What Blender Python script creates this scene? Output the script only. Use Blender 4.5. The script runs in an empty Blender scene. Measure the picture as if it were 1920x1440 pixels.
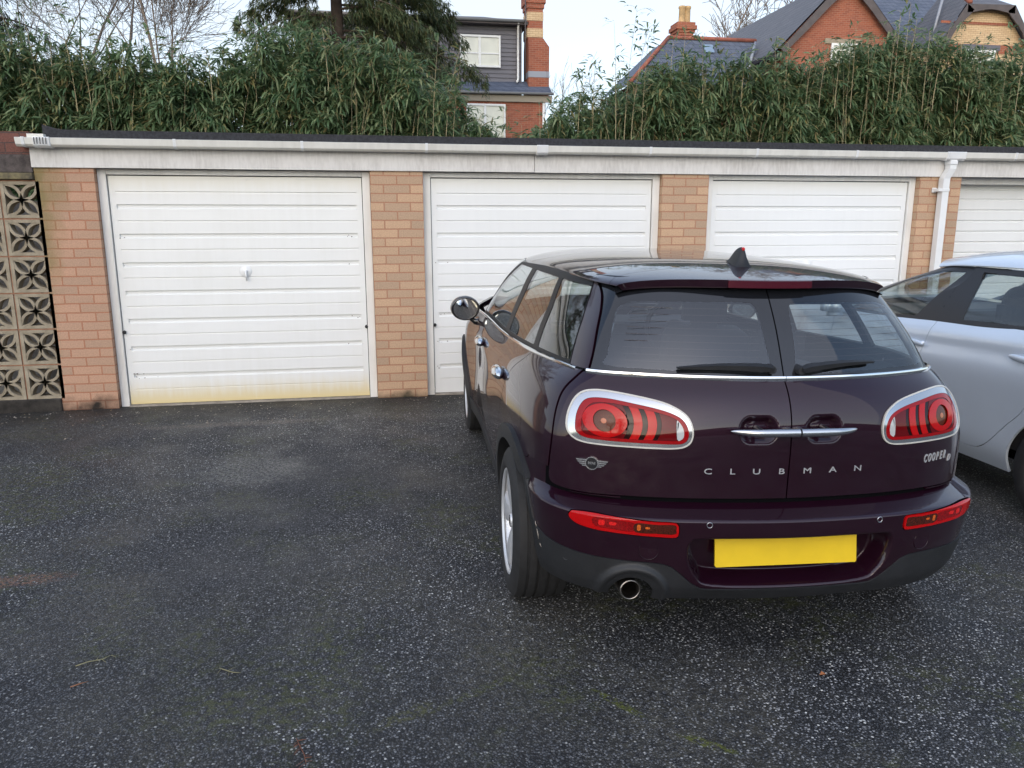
import bpy, bmesh, math, random
import numpy as np
from mathutils import Matrix, Vector
sc = bpy.context.scene
COL = sc.collection
rad = math.radians
# ---------------------------------------------------------------- camera
cam_d = bpy.data.cameras.new('camera'); cam = bpy.data.objects.new('camera', cam_d); COL.objects.link(cam)
PITCH, YAW, ROLL = .2066, .1746, -.0012
_f = Vector((math.sin(YAW)*math.cos(PITCH), math.cos(YAW)*math.cos(PITCH), -math.sin(PITCH)))
_r = Vector((math.cos(YAW), -math.sin(YAW), 0)); _u = _r.cross(_f)
_r2 = math.cos(ROLL)*_r+math.sin(ROLL)*_u; _u2 = -math.sin(ROLL)*_r+math.cos(ROLL)*_u
cam.matrix_world = Matrix(((_r2.x, _u2.x, -_f.x, .0158), (_r2.y, _u2.y, -_f.y, -6.8875), (_r2.z, _u2.z, -_f.z, 1.5508), (0, 0, 0, 1)))
cam_d.sensor_width = 36; cam_d.lens = 27.0; cam_d.clip_start = .05; cam_d.clip_end = 2000
sc.camera = cam
# ---------------------------------------------------------------- sky, sun, exposure
SUN_EL, SUN_AZ = rad(26), rad(205)        # azimuth clockwise from +Y: behind the camera, a little to the left
w = bpy.data.worlds.new("World"); sc.world = w; w.use_nodes = True
nt = w.node_tree; N = nt.nodes; L = nt.links
bg = N['Background']
sky = N.new('ShaderNodeTexSky'); sky.sky_type = 'NISHITA'; sky.sun_disc = False
sky.sun_elevation = SUN_EL; sky.sun_rotation = SUN_AZ; sky.air_density = 1.0; sky.dust_density = 1.2; sky.ozone_density = 1.0
tc = N.new('ShaderNodeTexCoord'); mp = N.new('ShaderNodeMapping'); mp.inputs['Scale'].default_value = (1.2, 1.2, 3.2)
no = N.new('ShaderNodeTexNoise'); no.inputs['Scale'].default_value = 2.2; no.inputs['Detail'].default_value = 7; no.inputs['Roughness'].default_value = .55
cr = N.new('ShaderNodeValToRGB'); cr.color_ramp.elements[0].position = .40; cr.color_ramp.elements[0].color = (.66, .66, .66, 1)
cr.color_ramp.elements[1].position = .68; cr.color_ramp.elements[1].color = (1, 1, 1, 1)
mx = N.new('ShaderNodeMix'); mx.data_type = 'RGBA'
L.new(tc.outputs['Generated'], mp.inputs['Vector']); L.new(mp.outputs[0], no.inputs['Vector']); L.new(no.outputs['Fac'], cr.inputs['Fac'])
sp_ = N.new('ShaderNodeSeparateXYZ'); L.new(tc.outputs['Generated'], sp_.inputs[0])
def _mr(o, a, b, c, d):
    n = N.new('ShaderNodeMapRange'); n.inputs[1].default_value = a; n.inputs[2].default_value = b; n.inputs[3].default_value = c; n.inputs[4].default_value = d; L.new(o, n.inputs[0]); return n.outputs[0]
def _mul(a, b):
    n = N.new('ShaderNodeMath'); n.operation = 'MULTIPLY'; L.new(a, n.inputs[0]); L.new(b, n.inputs[1]); return n.outputs[0]
# the cloud bank lies low and beyond the houses; overhead and behind it thins out to blue
L.new(_mul(cr.outputs['Color'], _mul(_mr(sp_.outputs[1], -.4, .7, .42, 1), _mr(sp_.outputs[2], .30, .75, 1, .2))), mx.inputs[0]); L.new(sky.outputs[0], mx.inputs[6]); mx.inputs[7].default_value = (2.62, 2.86, 3.12, 1)
L.new(mx.outputs[2], bg.inputs['Color']); bg.inputs['Strength'].default_value = .145
sun_d = bpy.data.lights.new('sun', 'SUN'); sun = bpy.data.objects.new('sun', sun_d); COL.objects.link(sun)
sun_d.energy = .55; sun_d.angle = rad(140); sun_d.color = (1, .86, .70)
_sd = Vector((math.sin(SUN_AZ)*math.cos(SUN_EL), math.cos(SUN_AZ)*math.cos(SUN_EL), math.sin(SUN_EL)))
sun.rotation_euler = (-_sd).to_track_quat('-Z', 'Y').to_euler(); sun.location = (0, -20, 20)
sc.view_settings.view_transform = 'Standard'; sc.view_settings.look = 'None'; sc.view_settings.gamma = 1; sc.view_settings.exposure = 1.3
# ---------------------------------------------------------------- surface toolkit (numpy)
def nat_spline(T, Y, x):
    """natural cubic spline through Y (n,k) at knots T, evaluated at x"""
    T = np.asarray(T, float); Y = np.asarray(Y, float); x = np.asarray(x, float)
    n = len(T); h = np.diff(T)
    A = np.zeros((n, n)); B = np.zeros((n,) + Y.shape[1:])
    A[0, 0] = A[-1, -1] = 1
    for i in range(1, n-1):
        A[i, i-1] = h[i-1]; A[i, i] = 2*(h[i-1]+h[i]); A[i, i+1] = h[i]
        B[i] = 6*((Y[i+1]-Y[i])/h[i]-(Y[i]-Y[i-1])/h[i-1])
    m = np.linalg.solve(A, B.reshape(n, -1)).reshape(Y.shape)
    k = np.clip(np.searchsorted(T, x)-1, 0, n-2)
    sh = (slice(None),)+(None,)*(Y.ndim-1)
    a = (T[k+1]-x)[sh]; b = (x-T[k])[sh]; hk = h[k][sh]
    return m[k]*a**3/(6*hk)+m[k+1]*b**3/(6*hk)+(Y[k]/hk-m[k]*hk/6)*a+(Y[k+1]/hk-m[k+1]*hk/6)*b
def mono(T, Y, x):
    """monotone-ish (pchip) interpolation along axis 0"""
    T = np.asarray(T, float); Y = np.asarray(Y, float); x = np.asarray(x, float)
    h = np.diff(T); sh = (slice(None),)+(None,)*(Y.ndim-1)
    d = np.diff(Y, axis=0)/h[sh]
    m = np.zeros_like(Y); m[0] = d[0]; m[-1] = d[-1]
    w1 = (2*h[1:]+h[:-1])[sh]; w2 = (h[1:]+2*h[:-1])[sh]
    same = d[1:]*d[:-1] > 0
    with np.errstate(divide='ignore', invalid='ignore'):
        hm = (w1+w2)/(w1/d[:-1]+w2/d[1:])
    m[1:-1] = np.where(same, hm, 0)
    k = np.clip(np.searchsorted(T, x)-1, 0, len(T)-2)
    t = ((x-T[k])/h[k])[sh]; hk = h[k][sh]
    return (2*t**3-3*t**2+1)*Y[k]+(t**3-2*t**2+t)*hk*m[k]+(-2*t**3+3*t**2)*Y[k+1]+(t**3-t**2)*hk*m[k+1]
def sstep(a, b, x):
    t = np.clip((x-a)/(b-a), 0, 1); return t*t*(3-2*t)
def sdf(poly, P):
    """signed distance (positive inside) of points P (n,2) to a closed polygon"""
    poly = np.asarray(poly, float); P = np.asarray(P, float)
    A = poly; Bq = np.roll(poly, -1, 0); out = np.empty(len(P))
    for c in range(0, len(P), 20000):
        p = P[c:c+20000]; d2 = np.full(len(p), 1e9); ins = np.zeros(len(p), bool)
        for a, b in zip(A, Bq):
            e = b-a; t = np.clip(((p-a)@e)/max(e@e, 1e-12), 0, 1)
            q = p-a-t[:, None]*e; d2 = np.minimum(d2, (q*q).sum(1))
            cr = ((a[1] > p[:, 1]) != (b[1] > p[:, 1]))
            if a[1] != b[1]:
                ins ^= cr & (p[:, 0] < (b[0]-a[0])*(p[:, 1]-a[1])/(b[1]-a[1])+a[0])
        out[c:c+20000] = np.where(ins, 1, -1)*np.sqrt(d2)
    return out
def smooth_loop(pts, n=6):
    P = np.asarray(pts, float); N = len(P); out = []
    for i in range(N):
        p0, p1, p2, p3 = P[i-1], P[i], P[(i+1) % N], P[(i+2) % N]
        for k in range(n):
            t = k/n
            out.append(.5*((2*p1)+(-p0+p2)*t+(2*p0-5*p1+4*p2-p3)*t*t+(-p0+3*p1-3*p2+p3)*t**3))
    return np.array(out)
def smooth_line(pts, n=8):
    P = np.asarray(pts, float); P = np.vstack([2*P[0]-P[1], P, 2*P[-1]-P[-2]]); out = []
    for i in range(1, len(P)-2):
        p0, p1, p2, p3 = P[i-1:i+3]
        for k in range(n):
            t = k/n
            out.append(.5*((2*p1)+(-p0+p2)*t+(2*p0-5*p1+4*p2-p3)*t*t+(-p0+3*p1-3*p2+p3)*t**3))
    out.append(P[-2]); return np.array(out)
class Patch:
    """grid surface: X columns = x,y,z, nx,ny,nz, extra...; faces = tuples"""
    def __init__(s, X, faces): s.X = X; s.F = faces
def grid_patch(pos, extra=None, flip=False):
    """pos (R,Cn,3) -> Patch with analytic-looking normals"""
    R_, C_ = pos.shape[:2]
    du = np.gradient(pos, axis=1); dv = np.gradient(pos, axis=0)
    nn = np.cross(du, dv); ln = np.linalg.norm(nn, axis=2, keepdims=True); nn = nn/np.maximum(ln, 1e-12)
    if flip: nn = -nn
    cols = [pos.reshape(-1, 3), nn.reshape(-1, 3)]
    if extra is not None: cols.append(extra.reshape(R_*C_, -1))
    X = np.hstack(cols)
    i = np.arange(R_-1)[:, None]*C_+np.arange(C_-1)[None]
    q = np.stack([i, i+1, i+C_+1, i+C_], -1).reshape(-1, 4)
    if flip: q = q[:, ::-1]
    return Patch(X, [tuple(r) for r in q.tolist()])
def clip(p, f):
    """keep the part of patch p where f(X) > 0"""
    val = f(p.X); val = np.where(np.abs(val) < 1e-7, 1e-7, val)
    pos = (val > 0).tolist(); v = val.tolist()
    newX = []; cache = {}; n0 = len(p.X); F = []
    def cut(a, b):
        key = (a, b) if a < b else (b, a)
        if key not in cache:
            t = v[key[0]]/(v[key[0]]-v[key[1]])
            x = p.X[key[0]]*(1-t)+p.X[key[1]]*t
            cache[key] = n0+len(newX); newX.append(x)
        return cache[key]
    for fc in p.F:
        s = [pos[i] for i in fc]
        if all(s): F.append(fc); continue
        if not any(s): continue
        out = []
        m = len(fc)
        for k in range(m):
            a = fc[k]; b = fc[(k+1) % m]
            if s[k]: out.append(a)
            if s[k] != s[(k+1) % m]: out.append(cut(a, b))
        if len(out) > 2: F.append(tuple(out))
    X = np.vstack([p.X]+[np.array(newX)]) if newX else p.X
    return compact(Patch(X, F))
def compact(p):
    used = np.zeros(len(p.X), bool)
    for fc in p.F:
        for i in fc: used[i] = True
    mp = np.cumsum(used)-1
    return Patch(p.X[used], [tuple(int(mp[i]) for i in fc) for fc in p.F])
def pick(p, mask):
    m = mask.tolist()
    return compact(Patch(p.X, [fc for fc in p.F if any(m[i] for i in fc)]))
def mirror(p):
    X = p.X.copy(); X[:, 0] *= -1; X[:, 3] *= -1
    return Patch(X, [tuple(reversed(f)) for f in p.F])
def join(*ps):
    Xs = []; F = []; o = 0
    for p in ps:
        Xs.append(p.X[:, :6]); F += [tuple(i+o for i in f) for f in p.F]; o += len(p.X)
    return Patch(np.vstack(Xs), F)
def offset(p, d):
    X = p.X.copy(); X[:, :3] += X[:, 3:6]*d; return Patch(X, p.F)
# ---------------------------------------------------------------- materials
MATS = {}
def nd(nt, t, **k):
    n = nt.nodes.new(t)
    for a, b in k.items(): setattr(n, a, b)
    return n
def mat(name, col=(.5, .5, .5), rough=.5, metal=0, coat=0, coat_rough=.03, spec=.5, bump=0, bscale=200, vary=0, vscale=4, col2=None, detail=4, emit=None):
    if name in MATS: return MATS[name]
    m = bpy.data.materials.new(name); m.use_nodes = True; nt = m.node_tree; p = nt.nodes['Principled BSDF']
    p.inputs['Base Color'].default_value = (*col, 1); p.inputs['Roughness'].default_value = rough; p.inputs['Metallic'].default_value = metal
    p.inputs['Coat Weight'].default_value = coat; p.inputs['Coat Roughness'].default_value = coat_rough; p.inputs['Specular IOR Level'].default_value = spec
    tc = nd(nt, 'ShaderNodeTexCoord')
    if vary or col2:
        n = nd(nt, 'ShaderNodeTexNoise'); n.inputs['Scale'].default_value = vscale; n.inputs['Detail'].default_value = detail; n.inputs['Roughness'].default_value = .6
        nt.links.new(tc.outputs['Object'], n.inputs['Vector'])
        r = nd(nt, 'ShaderNodeMapRange'); r.inputs['From Min'].default_value = .35; r.inputs['From Max'].default_value = .65
        nt.links.new(n.outputs['Fac'], r.inputs['Value'])
        x = nd(nt, 'ShaderNodeMix', data_type='RGBA'); nt.links.new(r.outputs[0], x.inputs[0])
        c2 = col2 if col2 else tuple(c*(1+vary) for c in col); c1 = col if col2 else tuple(c*(1-vary) for c in col)
        x.inputs[6].default_value = (*c1, 1); x.inputs[7].default_value = (*c2, 1); nt.links.new(x.outputs[2], p.inputs['Base Color'])
    if bump:
        n = nd(nt, 'ShaderNodeTexNoise'); n.inputs['Scale'].default_value = bscale; n.inputs['Detail'].default_value = 3
        nt.links.new(tc.outputs['Object'], n.inputs['Vector'])
        b = nd(nt, 'ShaderNodeBump'); b.inputs['Strength'].default_value = bump; b.inputs['Distance'].default_value = .01
        nt.links.new(n.outputs['Fac'], b.inputs['Height']); nt.links.new(b.outputs[0], p.inputs['Normal'])
    MATS[name] = m; return m
def glass(name, tint=(.7, .74, .72), refl=.07, rough=.0, film=.0, film_col=(.3, .33, .36)):
    if name in MATS: return MATS[name]
    m = bpy.data.materials.new(name); m.use_nodes = True; nt = m.node_tree; nt.nodes.remove(nt.nodes['Principled BSDF'])
    out = nt.nodes['Material Output']
    lw = nd(nt, 'ShaderNodeLayerWeight'); lw.inputs['Blend'].default_value = .5
    pw = nd(nt, 'ShaderNodeMath', operation='POWER'); pw.inputs[1].default_value = 4.2; nt.links.new(lw.outputs['Facing'], pw.inputs[0])
    ml = nd(nt, 'ShaderNodeMath', operation='MULTIPLY_ADD'); ml.inputs[1].default_value = 1-refl; ml.inputs[2].default_value = refl; nt.links.new(pw.outputs[0], ml.inputs[0])
    t = nd(nt, 'ShaderNodeBsdfTransparent'); t.inputs[0].default_value = (*tint, 1)
    g = nd(nt, 'ShaderNodeBsdfGlossy'); g.inputs['Roughness'].default_value = rough; g.inputs['Color'].default_value = (.95, .97, 1, 1)
    a = nd(nt, 'ShaderNodeMixShader'); nt.links.new(ml.outputs[0], a.inputs[0]); nt.links.new(g.outputs[0], a.inputs[2])
    src = t
    if film:
        d = nd(nt, 'ShaderNodeBsdfDiffuse'); d.inputs[0].default_value = (*film_col, 1)
        b = nd(nt, 'ShaderNodeMixShader'); b.inputs[0].default_value = film; nt.links.new(t.outputs[0], b.inputs[1]); nt.links.new(d.outputs[0], b.inputs[2]); src = b
    nt.links.new(src.outputs[0], a.inputs[1]); nt.links.new(a.outputs[0], out.inputs['Surface'])
    MATS[name] = m; return m
# ---------------------------------------------------------------- objects
def tag(o, label=None, cat=None, group=None, kind=None):
    if label: o['label'] = label
    if cat: o['category'] = cat
    if group: o['group'] = group
    if kind: o['kind'] = kind
    return o
def thing(name, label, cat, loc=(0, 0, 0), rz=0, group=None):
    o = bpy.data.objects.new(name, None); COL.objects.link(o); o.empty_display_size = .2
    o.location = loc; o.rotation_euler = (0, 0, rz)
    return tag(o, label, cat, group)
def link_mesh(name, V, F, m, parent=None, normals=None, smooth=False, loc=None):
    me = bpy.data.meshes.new(name)
    me.from_pydata([tuple(v) for v in (V.tolist() if hasattr(V, 'tolist') else V)], [], F)
    ms = m if isinstance(m, (list, tuple)) else [m]
    for q in ms: me.materials.append(q)
    me.update()
    if normals is not None: me.normals_split_custom_set_from_vertices(normals.tolist() if hasattr(normals, 'tolist') else normals)
    elif smooth: me.polygons.foreach_set('use_smooth', [True]*len(me.polygons))
    o = bpy.data.objects.new(name, me); COL.objects.link(o)
    if parent: o.parent = parent
    if loc: o.location = loc
    return o
class MB:
    """collects shapes that become ONE mesh object"""
    def __init__(s): s.v = []; s.f = []; s.mi = []; s.sm = []
    def add(s, V, F, mi=0, smooth=False):
        o = len(s.v); s.v += [tuple(map(float, v)) for v in V]
        for f in F: s.f.append(tuple(i+o for i in f)); s.mi.append(mi); s.sm.append(smooth)
        return s
    def box(s, x0, x1, y0, y1, z0, z1, mi=0, bev=0):
        if bev:
            bm = bmesh.new(); bmesh.ops.create_cube(bm, size=1)
            for v in bm.verts: v.co = Vector(((x0+x1)/2+v.co.x*(x1-x0), (y0+y1)/2+v.co.y*(y1-y0), (z0+z1)/2+v.co.z*(z1-z0)))
            bmesh.ops.bevel(bm, geom=bm.edges[:], offset=bev, segments=2, affect='EDGES', profile=.5)
            return s.bm(bm, mi)
        V = [(x, y, z) for z in (z0, z1) for y in (y0, y1) for x in (x0, x1)]
        return s.add(V, [(0, 2, 3, 1), (4, 5, 7, 6), (0, 1, 5, 4), (2, 6, 7, 3), (0, 4, 6, 2), (1, 3, 7, 5)], mi)
    def bm(s, bm, mi=0, smooth=False, M=None):
        bm.verts.ensure_lookup_table(); bm.verts.index_update()
        V = [(M @ v.co if M else v.co)[:] for v in bm.verts]
        s.add(V, [[v.index for v in f.verts] for f in bm.faces], mi, smooth); bm.free(); return s
    def prism(s, poly, axis, a, b, mi=0, cap=True):
        """poly of 2-d points, extruded along axis ('x','y','z') from a to b"""
        def P(p, t): return {'x': (t, p[0], p[1]), 'y': (p[0], t, p[1]), 'z': (p[0], p[1], t)}[axis]
        n = len(poly); ar = sum(poly[i-1][0]*poly[i][1]-poly[i][0]*poly[i-1][1] for i in range(n))
        V = [P(p, a) for p in poly]+[P(p, b) for p in poly]
        F = [(i, (i+1) % n, n+(i+1) % n, n+i) for i in range(n)]
        if cap: F += [tuple(range(n))[::-1], tuple(range(n, 2*n))]
        flip = (ar < 0) ^ (axis == 'y') ^ (b < a)
        if flip: F = [tuple(reversed(f)) for f in F]
        return s.add(V, F, mi)
    def tube(s, pts, r, n=8, mi=0, cap=True, smooth=True):
        pts = [Vector(p) for p in pts]; rs = r if hasattr(r, '__len__') else [r]*len(pts)
        V = []; F = []; up = None
        for i, p in enumerate(pts):
            d = (pts[min(i+1, len(pts)-1)]-pts[max(i-1, 0)]).normalized()
            if up is None:
                up = d.orthogonal().normalized()
            up = (up-d*up.dot(d)); up = up.normalized() if up.length > 1e-6 else d.orthogonal().normalized()
            sd = d.cross(up)
            for k in range(n):
                a = 2*math.pi*k/n; V.append(p+(up*math.cos(a)+sd*math.sin(a))*rs[i])
        for i in range(len(pts)-1):
            for k in range(n):
                F.append((i*n+k, i*n+(k+1) % n, (i+1)*n+(k+1) % n, (i+1)*n+k))
        if cap: F.append(tuple(range(n))[::-1]); F.append(tuple(range((len(pts)-1)*n, len(pts)*n)))
        return s.add(V, F, mi, smooth)
    def lathe(s, prof, n=32, M=None, mi=0, closed=False, smooth=True):
        """prof of (r, h): around local z"""
        V = []; F = []; m = len(prof)
        for k in range(n):
            a = 2*math.pi*k/n
            for r, h in prof:
                p = Vector((r*math.cos(a), r*math.sin(a), h)); V.append(M @ p if M else p)
        for k in range(n):
            k2 = (k+1) % n
            for i in range(m if closed else m-1):
                j = (i+1) % m
                F.append((k*m+i, k2*m+i, k2*m+j, k*m+j))
        return s.add(V, F, mi, smooth)
    def build(s, name, m, parent=None, loc=None, smooth_all=None, auto=None):
        o = link_mesh(name, s.v, s.f, m, parent, loc=loc); me = o.data
        me.polygons.foreach_set('material_index', s.mi)
        me.polygons.foreach_set('use_smooth', s.sm if smooth_all is None else [smooth_all]*len(s.f))
        if auto is not None:
            me.polygons.foreach_set('use_smooth', [True]*len(s.f)); me.set_sharp_from_angle(angle=rad(auto))
        me.update(); return o
def part(name, patch, m, parent, conds=(), off=0, lip=.010, out=0):
    """trim a patch, give its border an inward return of depth lip, link it as one mesh"""
    p = patch
    for c in conds: p = clip(p, c)
    if not p.F: raise RuntimeError('empty part '+name)
    X = p.X; pos = X[:, :3]+X[:, 3:6]*off; nrm = X[:, 3:6]/np.linalg.norm(X[:, 3:6], axis=1, keepdims=True)
    F = list(p.F)
    if lip:
        cnt = {}
        for f in F:
            for a, b in zip(f, f[1:]+f[:1]):
                k = (a, b) if a < b else (b, a); cnt[k] = None if k in cnt else (a, b)
        bd = [e for e in cnt.values() if e]
        idx = {}; top = []; ln = []
        for a, b in bd:
            for i in (a, b):
                if i not in idx: idx[i] = len(top); top.append(i); ln.append(np.zeros(3))
            e = np.cross(pos[b]-pos[a], nrm[a]); e /= np.linalg.norm(e)+1e-12
            ln[idx[a]] += e; ln[idx[b]] += e
        if top:
            n0 = len(pos); k = len(top); top = np.array(top); ln = np.array(ln); ln /= np.linalg.norm(ln, axis=1, keepdims=True)+1e-12
            pos = np.vstack([pos, pos[top], pos[top]-nrm[top]*lip]); nrm = np.vstack([nrm, ln, ln])
            for a, b in bd: F.append((n0+idx[b], n0+idx[a], n0+k+idx[a], n0+k+idx[b]))
    return link_mesh(name, pos, F, m, parent, normals=nrm)
def text_mesh(s, size=1, ext=.05, bev=0, sx=1, shear=0, bold=0):
    cu = bpy.data.curves.new('lettering', 'FONT'); cu.body = s; cu.size = size; cu.extrude = ext; cu.align_x = 'CENTER'; cu.align_y = 'CENTER'
    cu.shear = shear; cu.offset = bold; cu.bevel_depth = bev; cu.resolution_u = 3
    o = bpy.data.objects.new('lettering', cu); COL.objects.link(o); dg = bpy.context.evaluated_depsgraph_get(); dg.update()
    me = o.evaluated_get(dg).to_mesh()
    V = [(v.co.x*sx, v.co.y, v.co.z) for v in me.vertices]; F = [tuple(p.vertices) for p in me.polygons]
    bpy.data.objects.remove(o); bpy.data.curves.remove(cu)
    return V, F
# ---------------------------------------------------------------- vehicle materials
M_PAINT = mat('aubergine_paint', (.017, .0036, .0105), rough=.38, metal=.30, coat=1, coat_rough=.015, spec=.08)
M_CHROME = mat('bright_chrome', (.75, .76, .78), rough=.09, metal=1)
M_SATIN = mat('satin_silver', (.55, .56, .58), rough=.28, metal=1)
M_CLAD = mat('grained_black_plastic', (.014, .0148, .017), rough=.55, bump=.12, bscale=900, vary=.25, vscale=9)
M_GLOSSK = mat('gloss_black', (.006, .006, .008), rough=.12, coat=1)
M_FRIT = mat('glass_border', (.010, .011, .014), rough=.03, spec=.7)
M_RUB = mat('tyre_rubber', (.013, .013, .014), rough=.75, vary=.25, vscale=30)
M_RIM = mat('alloy', (.62, .63, .65), rough=.36, metal=.55)
M_DARK = mat('dark_void', (.005, .005, .006), rough=.9, spec=.0)
M_INT = mat('dark_upholstery', (.020, .020, .022), rough=.85)
M_RED = mat('red_lens', (.26, .002, .004), rough=.10, spec=.1, coat=.45, coat_rough=.02)
M_REDB = mat('bright_red_lens', (.40, .003, .004), rough=.14, spec=.1, coat=.45, coat_rough=.02)
M_REDD = mat('dark_red_lens', (.10, .0015, .003), rough=.10, spec=.1, coat=.45, coat_rough=.02)
M_AMB = mat('amber_lens', (.075, .012, .003), spec=.1, rough=.10, coat=.45, coat_rough=.02, vary=.25, vscale=300)
M_CLEAR = mat('clear_lens', (.42, .43, .43), rough=.12, coat=.6)
M_PLATE = mat('yellow_plate', (.72, .49, .012), rough=.38, vary=.03, vscale=14)
M_RGLASS = glass('rear_glass', (.80, .84, .86), refl=.095)
M_SGLASS = glass('side_glass', (.62, .68, .65), refl=.09)
M_WGLASS = glass('wind_glass', (.84, .88, .86), refl=.06)
# ---------------------------------------------------------------- estate car surfaces (u right, v forward, w up; v=0 at the tail)
KT = [0, .27, .52, .70, .84, 1.0, 1.28, 1.64, 2.05, 2.55, 3.25, 3.85, 4.25, 4.5, 4.75, 5.05, 5.35]
# key plan sections: rows of (u,v) for the columns above
def sec(vr, k, c3, c4, c5, sides, fr):
    r = [(0, vr), (.27, vr+k*.0729), (.50, vr+k*.25), c3, c4, c5]
    for v, u in zip((.85, 1.2, 1.6, 2.1, 2.8, 3.4), sides): r.append((u, v))
    r += fr
    return r
FRL = lambda h, nose: [(.80*h, 3.85), (.70*h, 4.02), (.50*h, nose-.07), (.26*h, nose-.02), (0, nose)]
WR = [.26, .42, .56, .70, .80, .89, .95, .995, 1.03]
SECS = [
 sec(.13, .22, (.66, .262), (.765, .36), (.822, .52), (.868, .868, .86, .86, .872, .885), FRL(.98, 4.18)),
 sec(.12, .22, (.672, .246), (.782, .345), (.842, .51), (.886, .884, .88, .882, .892, .905), FRL(1, 4.22)),
 sec(.113, .22, (.68, .236), (.795, .335), (.855, .50), (.893, .893, .891, .893, .902, .915), FRL(1, 4.23)),
 sec(.113, .22, (.682, .236), (.797, .333), (.856, .50), (.892, .893, .892, .893, .902, .915), FRL(1, 4.23)),
 sec(.113, .23, (.682, .242), (.793, .335), (.85, .50), (.885, .890, .892, .893, .899, .908), FRL(1, 4.21)),
 sec(.122, .26, (.682, .262), (.776, .355), (.832, .52), (.870, .879, .885, .888, .89, .89), FRL(.98, 4.16)),
 sec(.143, .30, (.676, .293), (.758, .385), (.808, .54), (.848, .861, .868, .873, .875, .865), FRL(.95, 4.05)),
 sec(.172, .33, (.668, .332), (.735, .425), (.778, .57), (.818, .836, .845, .852, .858, .842), FRL(.92, 3.97)),
 sec(.205, .36, (.652, .372), (.704, .460), (.742, .60), (.785, .808, .814, .820, .838, .818), FRL(.88, 3.92)),
]
def skin(SEC, WR, KT, tt, ww, sym_end=True):
    """tt, ww 1-d parameter arrays (tt>=0) -> (len(ww),len(tt),3) right half"""
    S = np.array(SEC, float)                       # rows, cols, 2
    T = np.array(KT, float)
    Sm = S[:, 1:][:, ::-1].copy(); Sm[:, :, 0] *= -1
    full = np.concatenate([Sm, S], 1); Tf = np.concatenate([-T[1:][::-1], T])
    if sym_end:
        e = S[:, ::-1][:, 1:4].copy(); e[:, :, 0] *= -1
        full = np.concatenate([full, e], 1); Tf = np.concatenate([Tf, T[-1]+np.cumsum(np.diff(T)[::-1][:3])])
    a = nat_spline(Tf, full.transpose(1, 0, 2), tt)  # (nt, rows, 2)
    b = nat_spline(WR, a.transpose(1, 0, 2), ww)     # (nw, nt, 2)
    return np.concatenate([b, np.broadcast_to(np.asarray(ww)[:, None, None], b.shape[:2]+(1,))], 2)
def mirror_pos(P):
    L = P[:, 1:][:, ::-1].copy(); L[..., 0] *= -1
    return np.concatenate([L, P], 1)
def rr_sdf(P, cx, cy, hx, hy, r):
    q = np.abs(P-np.array([cx, cy]))-np.array([hx-r, hy-r])
    return r-(np.linalg.norm(np.maximum(q, 0), axis=-1)+np.minimum(q.max(-1), 0))
def mini_lower(tt, ww):
    P = mirror_pos(skin(SECS, WR, KT, tt, ww))
    tf = np.concatenate([-tt[1:][::-1], tt])
    # hand scoops behind the bar handles of the rear doors
    rear = np.abs(tf) < .6
    uw = P[..., [0, 2]]
    for c in (-.118, .118):
        d = rr_sdf(uw, c, .868, .066, .046, .040)
        P[..., 1] += np.where(rear[None], .03*sstep(-.004, .028, d), 0)
    ex = np.stack([np.broadcast_to(tf[None], P.shape[:2]), P[..., 2].copy()], -1)
    P[..., 2] -= drop(P[..., 1])*sstep(.78, 1.03, ex[..., 1])
    return P, ex
BUMP_W = [.25, .29, .33, .40, .48, .54, .572, .580, .586, .592, .600, .612]
BUMP_D = [.035, .060, .078, .088, .092, .094, .094, .088, .070, .045, .012, -.030]
def mini_bumper(tt, ww):
    P = mirror_pos(skin(SECS, WR, KT, tt, ww))
    tf = np.concatenate([-tt[1:][::-1], tt])
    d = mono(BUMP_W, BUMP_D, np.asarray(ww))
    d = np.where(np.asarray(ww) > .612, -.03, d)
    fade = 1-sstep(.62, 1.08, np.abs(tf))
    D = d[:, None]*fade[None]
    du = np.gradient(P[..., 0], axis=1); dv = np.gradient(P[..., 1], axis=1)
    L = np.sqrt(du*du+dv*dv)+1e-9
    nu = dv/L; nv = -du/L
    P[..., 0] += nu*D; P[..., 1] += nv*D
    # number-plate recess
    rec = sdf(PLATE_REC, P[..., [0, 2]].reshape(-1, 2)).reshape(P.shape[:2])
    P[..., 1] += np.where(np.abs(tf)[None] < .6, .085*sstep(-.006, .035, rec), 0)
    ex = np.stack([np.broadcast_to(tf[None], P.shape[:2]), P[..., 2]], -1)
    return P, ex
PLATE_REC = smooth_loop([(-.36, .50), (-.30, .512), (0, .514), (.30, .512), (.36, .50), (.365, .44), (.335, .372), (.27, .333), (0, .326), (-.27, .333), (-.335, .372), (-.365, .44)], 5)
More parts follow.
